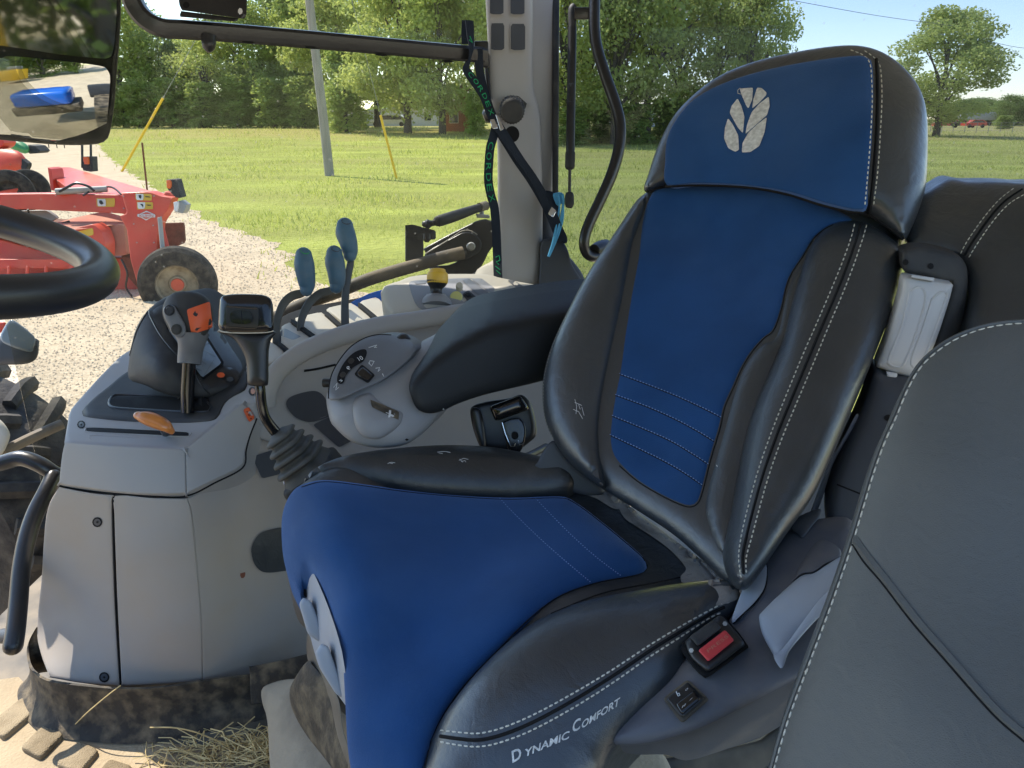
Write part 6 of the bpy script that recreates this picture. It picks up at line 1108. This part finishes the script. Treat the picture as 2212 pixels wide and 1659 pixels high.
r0 = ribbon([(1006, 44, 1.76), (1005, 70, 1.76), (1006, 95, 1.76)], 17, [0, 0, 0]); obj("loop_tail", r0[0], r0[1], "webbing", sr, sharp=60)
r2 = ribbon([(1034, 105, 1.74), (1036, 150, 1.76), (1044, 190, 1.77), (1058, 235, 1.76), (1072, 270, 1.75)], 18, [0]*5); obj("webbing", r2[0], r2[1], "webbing", sr, sharp=60)
r3 = ribbon([(1071, 270, 1.72), (1066, 295, 1.72), (1059, 320, 1.72), (1056, 355, 1.72), (1055, 390, 1.72), (1060, 420, 1.72), (1068, 450, 1.72), (1072, 500, 1.72), (1074, 550, 1.72), (1076, 600, 1.70), (1079, 645, 1.68)], 19, [20, 15, 8, 0, 0, 0, 0, 0, 0, 0, 0]); w3 = obj("webbing", r3[0], r3[1], "webbing", sr, sharp=60)
r4 = ribbon([(1074, 272, 1.73), (1095, 305, 1.74), (1120, 345, 1.76), (1148, 385, 1.78), (1172, 425, 1.79), (1190, 460, 1.79), (1202, 490, 1.80), (1215, 520, 1.80)], 24, [0]*8); w4 = obj("webbing", r4[0], r4[1], "webbing", sr, sharp=60)
r5 = ribbon([(1073, 275, 1.71), (1105, 320, 1.73), (1140, 368, 1.75), (1165, 410, 1.77), (1184, 455, 1.78)], 15, [10]*5); obj("webbing", r5[0], r5[1], "webbing", sr, sharp=60)
g = puffgeo(zz(Zb1, [(1093, 770), (1120, 765), (1148, 825), (1108, 830)]), 1.69, H=.001, R=.002, T=.008, sm=1, step=8); obj("buckle", g[0], g[1], "chrome", sr); g = puffgeo(zz(Zb1, [(1128, 735), (1148, 745), (1185, 830), (1160, 842), (1145, 790)]), 1.69, H=.001, R=.002, T=.008, sm=1, step=8); obj("buckle", g[0], g[1], "chrome", sr); g = puffgeo(zz(Zb1, [(1490, 1330), (1520, 1355), (1500, 1400), (1465, 1375)]), 1.76, H=.001, R=.002, T=.012, sm=1, step=8); obj("buckle", g[0], g[1], "chrome", sr)
def vtext(s, path, h, tg, nm):
    q = resample(catmull([(u, v) for u, v, *_ in path], 8), 1., False); L_ = len(q); n = len(s); stp = L_/n
    for i, ch in enumerate(s):
        k0 = int(i*stp+stp*.12); k1 = min(L_-1, int(i*stp+stp*.85)); a = q[k0]; b = q[k1]; e = b-a; ey = np.array((e[1], -e[0]))/np.linalg.norm(e)*h
        if ch != ' ': textdecal(nm, ch, tuple(a-ey*.5), tuple(e), tuple(ey), [tg], "webgreen", sr, off=.0012)
vtext("CORDEX", [(1063, 305), (1057, 330), (1055, 360), (1056, 395), (1060, 420), (1066, 438)], 11, w3, "woven_letter"); vtext("CORD", [(1076, 600), (1078, 643)], 11, w3, "woven_letter")
lines("woven_emblem", [[(1070, 556), (1078, 552), (1080, 562), (1072, 566), (1078, 572)]], [w3], "webgreen", sr, .0014, .001); lines("woven_emblem", [[(1070, 575), (1080, 583)]], [w3], "webgreen", sr, .0014, .001); lines("woven_emblem", [[(1072, 584), (1081, 592)]], [w3], "webgreen", sr, .0014, .001)
vtext("CORDEX", [(1012, 155), (1030, 178), (1046, 205), (1058, 235), (1064, 250)], 9, w1, "woven_letter")
lines("woven_emblem", [[(1015, 78), (1020, 92), (1013, 86)]], [w1], "webgreen", sr, .0014, .001)
hk = root("strap_end", "frayed dark strap end with hook and green edge at the pillar foot", "strap", P(1220, 600, 1.82)); g = puffgeo(zz(Zb1, [(1440, 1230), (1500, 1235), (1520, 1290), (1545, 1380), (1520, 1440), (1580, 1500), (1590, 1560), (1560, 1560), (1530, 1500), (1490, 1470), (1460, 1380), (1470, 1300)]), 1.84, H=.004, R=.006, T=.02, step=9, sm=3); obj("webbing", g[0], g[1], "webbing", hk)
g = puffgeo(zz(Zb1, [(1420, 1560), (1460, 1535), (1540, 1530), (1590, 1600), (1620, 1700), (1680, 1800), (1700, 1860), (1430, 1860), (1415, 1700)]), 1.86, H=.008, R=.012, T=.04, step=10, sm=3); obj("belt_housing", g[0], g[1], "column", hk)
lines_ = sweep([P(*Zb1(x, y), 1.80) for x, y in ((1560, 1250), (1565, 1300), (1550, 1400), (1530, 1480), (1500, 1560), (1470, 1650))], .004, n=6); bs_ = obj("blue_string", lines_[0], lines_[1], "string"); tag(bs_, "light blue twine knotted to the strap end below the gas strut", "string")
for k in (14, -10):
    g = sweep([P(*Zb1(x, y), 1.80) for x, y in ((1540+k, 1250), (1550+k, 1320), (1540+k*1.4, 1420), (1515+k, 1520), (1478, 1640))], .0028, n=6); obj("strand", g[0], g[1], "string", bs_)
g = puffgeo(zz(Zb1, [(1500, 1245), (1560, 1240), (1570, 1290), (1530, 1325), (1508, 1290)]), 1.81, H=.004, R=.006, T=.01, step=8, sm=3); obj("knot", g[0], g[1], "string", bs_)
# outside linkage on the fender
lk = root("rear_linkage", "dusty black steel arm with pivot plate and ball strut outside the side window", "linkage", P(998, 600, 2.0))
g = psweep([(560, 705, 1.95, 14), (609, 680, 1.95, 14), (670, 652, 1.97, 14), (731, 630, 2.0, 14), (790, 606, 2.02, 14), (840, 590, 2.04, 14), (903, 572, 2.06, 14), (950, 558, 2.08, 14), (1000, 546, 2.1, 14)], n=16); obj("arm_tube", g[0], g[1], "dirtymetal", lk)
pvp = puff("pivot_plate", zz(Z4, [(1225, 485), (1240, 455), (1600, 270), (1690, 262), (1740, 290), (1740, 420), (1690, 500), (1640, 600), (1560, 660), (1450, 670), (1300, 650), (1260, 600), (1400, 590), (1500, 540), (1480, 500), (1400, 480), (1250, 510)]), 2.14, "blackmetal", lk, H=.006, R=.008, T=.04, step=12, sm=2)
puff("pivot_plate", zz(Z4, [(1230, 505), (1440, 385), (1520, 350), (1600, 370), (1640, 430), (1620, 500), (1500, 560), (1300, 560)]), 2.12, "blackmetal", lk, H=.004, R=.006, T=.02, step=12, sm=3)
seamline("plate_edge", zz(Z4, [(1230, 510), (1330, 450), (1440, 380), (1500, 342), (1560, 340), (1610, 370)]), [o for o in lk.children if o.name.startswith("pivot")], "cream", lk, w=.002, off=.01)
g = psweep([(1016, 533, 2.12, 9), (1018, 532, 2.06, 9), (1018, 532, 2.055, 7)], n=16, sub=1); obj("pivot_bolt", g[0], g[1], "greymetal", lk)
puff("post", zz(Z4, [(1085, 300), (1150, 300), (1215, 330), (1220, 470), (1210, 610), (1170, 600), (1160, 570), (1085, 560)]), 2.06, "blackmetal", lk, H=.004, R=.006, T=.05, step=10, sm=1); puff("ball_plate", zz(Z4, [(1085, 300), (1140, 295), (1310, 340), (1305, 360), (1170, 365), (1090, 320)]), 2.04, "blackmetal", lk, H=.002, R=.004, T=.04, step=10, sm=1, nv=(0, 0, 1), back=(0, 0, -.5))
g = psweep([(918, 484, 2.04, 7), (924, 484, 2.04, 10.5), (930, 483, 2.04, 7)], n=16, rnd=True, sub=3); obj("ball", g[0], g[1], "black", lk); g = psweep([(922, 506, 2.04, 8.5), (922, 518, 2.04, 8.5), (922, 523, 2.04, 4)], n=12, sub=1); obj("nut", g[0], g[1], "black", lk)
g = psweep([(928, 484, 2.04, 6), (942, 480, 2.05, 7), (946, 478, 2.05, 10), (950, 477, 2.05, 12), (990, 464, 2.1, 11.5), (1022, 453, 2.14, 9.5), (1045, 446, 2.16, 8.5)], n=16, sub=3); obj("strut", g[0], g[1], "blackmat", lk); g = psweep([(1036, 448, 2.15, 10), (1050, 444, 2.17, 10)], n=12, sub=1); obj("strut_end", g[0], g[1], "dirtymetal", lk)
g = psweep([(1040, 455, 2.16, 5), (1041, 468, 2.16, 5)], n=8, sub=1); obj("stud", g[0], g[1], "greymetal", lk); puff("top_tab", zz(Z4, [(1600, 215), (1700, 225), (1700, 250), (1605, 245)]), 2.14, "greymetal", lk, H=.002, R=.003, T=.03, step=8, sm=1)
fd = puff("fender", [(1000, 620), (1030, 585), (1060, 568), (1080, 560), (1110, 620), (1110, 680), (900, 680), (700, 700), (690, 690), (760, 660), (850, 640)], [(1060, 570, 2.05), (700, 690, 1.9), (900, 650, 1.95)], "cream", None, H=.02, R=.04, T=.1, step=16, sm=3, nv=(0, -.3, 1), back=(0, .3, -1)); tag(fd, "pale dusty rear fender just outside the side window", "fender")
g = puffgeo(zz(Z4, [(690, 862), (830, 795), (1000, 750), (1000, 850), (800, 900), (720, 900)]), 1.9, H=.004, R=.008, T=.04, sm=1, step=12, nv=(0, 0, 1), back=(0, 0, -1)); obj("body_panel", g[0], g[1], "bluepaint", cab)
# exterior mirror
mr = root("exterior_mirror", "black exterior mirror head with flat upper and wide-angle lower glass, top left corner", "mirror", P(130, 312, 1.75))
mf = puff("mirror_frame", [(-120, -80), (262, -80), (262, -20), (260, 60), (252, 170), (246, 240), (236, 292), (222, 308), (190, 313), (130, 313), (40, 306), (-40, 298), (-120, 290)], lambda u, v: 1.86/ray(u, v).y, "black", mr, H=.012, R=.02, T=.09, step=22, sm=3)
def mirr(name, q, d, tilt, bulge):
    O = resample(catmull(q, 3, True), 7); V2, Fs = tri2d(O, 12); cx, cy = O.mean(0); V = []
    for u, v in V2:
        x = (u-cx)/150; y = (v-cy)/100; V.append(P(u, v, (d+tilt[0]*x+tilt[1]*y+bulge*(x*x+y*y))/ray(u, v).y))
    n = len(V); cnt = {}
    for f in Fs:
        for i in range(len(f)): cnt[(f[i], f[(i+1) % len(f)])] = 1
    return obj(name, V+[v+(v-EYE).normalized()*.004 for v in V], list(Fs)+[tuple(i+n for i in f[::-1]) for f in Fs]+[(b, a, a+n, b+n) for a, b in cnt if (b, a) not in cnt], "mirror", mr, sharp=60)
mirr("mirror_glass", [(-90, -70), (252, -70), (252, 0), (250, 60), (244, 112), (236, 124), (215, 126), (120, 116), (0, 98), (-90, 92)], 1.828, (.0, .0085), .0)
mirr("wide_angle_glass", [(-90, 118), (0, 126), (20, 121), (120, 130), (215, 142), (232, 152), (238, 172), (233, 240), (227, 288), (205, 303), (180, 308), (120, 308), (20, 291), (-90, 270)], 1.815, (.0, .022), .016)
# tractor parts outside, left
tw = root("front_tyre", "big dark lugged tractor tyre seen through the dirty glass at left", "tyre", PR(40, 1200, 2.9)); c_ = PR(-60, 1130, 2.9); ax_ = Vector((.35, 1, 0)).normalized()
obj("carcass", *revolve(c_, ax_, [(-.2, .32), (-.22, .42), (-.2, .52), (-.12, .585), (0, .6), (.12, .585), (.2, .52), (.22, .42), (.2, .32)], 56), "tyre", tw); obj("rim", *revolve(c_, ax_, [(-.17, .32), (-.1, .3), (-.06, .12), (-.06, .001)], 40), "greymetal", tw)
uu = ax_.cross(Vector((0, 0, 1))).normalized(); ww = ax_.cross(uu); m = MB()
for i in range(26):
    for sgn in (-1, 1):
        a = 2*pi*(i+(.5 if sgn > 0 else 0))/26; e = uu*cos(a)+ww*sin(a); tt = -uu*sin(a)+ww*cos(a)
        m.add(sweep([c_+ax_*sgn*.01+e*.60+tt*.05, c_+ax_*sgn*.1+e*.60, c_+ax_*sgn*.2+e*.55-tt*.06], [.024, .026, .026], n=6, sub=2, square=True))
m.obj("lugs", "tyre", tw)
wlp = root("work_lamp", "grey box lamp with clear lens outside the glass under the steering wheel", "lamp", P(40, 790, 1.9)); puff("housing", zz(Z2, [(-60, 560), (60, 500), (235, 530), (250, 580), (235, 660), (160, 695), (0, 700), (-60, 705)]), 1.9, "column", wlp, H=.02, R=.03, T=.12, step=12, sm=3); puff("lens", zz(Z2, [(5, 500), (60, 415), (100, 420), (225, 520), (215, 590), (190, 620), (20, 560)]), 1.87, "screen", wlp, H=.006, R=.01, T=.03, step=12, sm=2)
puff("red_bracket", zz(Z2, [(-60, 420), (40, 425), (30, 490), (-60, 500)]), 1.95, "redpaint", wlp, H=.004, R=.01, T=.03, sm=1, step=10)
ax1_ = root("axle_parts", "yellowish dusty metal bracket outside at the left edge above the hand rail", "bracket", PR(10, 960, 2.4)); g = puffgeo(zz(Z2, [(-60, 1040), (10, 1060), (60, 1130), (60, 1180), (10, 1280), (-60, 1280)]), 1.75, H=.02, R=.03, T=.1, step=12, sm=3); obj("casting", g[0], g[1], "cream", ax1_)
g = sweep([P(*Z2(20, 1260), 1.8), P(*Z2(200, 1170), 1.85), P(*Z2(400, 1080), 1.9)], .016, n=10); obj("rod", g[0], g[1], "dirtymetal", ax1_)
for nm, lb, ct, c, h, mt in (("yellow_loader", "yellow loader mirrored in the upper mirror glass", "loader", (-10.5, -10, 1.6), (1.2, .9, 1.), "yellowpaint"),):
    t = root(nm, lb, ct, (c[0], c[1], 0)); g = box(c, h, bev=.08); obj("body", g[0], g[1], mt, t); g = box((c[0], c[1]-.2, c[2]+h[2]+.35), (h[0]*.55, h[1]*.7, .35), bev=.1); obj("roof", g[0], g[1], "greymetal", t)
for k, (x, y, h, kd) in enumerate(((-9.5, -15, 9, "dense"), (-15, -15, 11, "broad"), (-20, -13, 10, "dense"), (-5, -18, 10, "broad"), (-13, -22, 13, "maple"))):
    tree_at(kd, Vector((x, y, 0)), h, 1.1, ("first", "second", "third", "fourth", "fifth")[k]+" tree behind the yard, seen only in the exterior mirror", "tree", "trees mirrored behind the yard")
# tractor bonnet ahead (seen in the wide-angle glass)
bo_ = root("tractor_bonnet", "blue tractor bonnet mirrored in the exterior mirror", "bonnet", (-2.6, .35, 0)); g = box((-2.35, .25, 1.42), (.6, .28, .26), bev=.12, seg=4); obj("hood", g[0], g[1], "bluepaint", bo_); g = box((-2.35, .25, 1.0), (.7, .25, .16), bev=.03); obj("chassis", g[0], g[1], "dirtymetal", bo_)
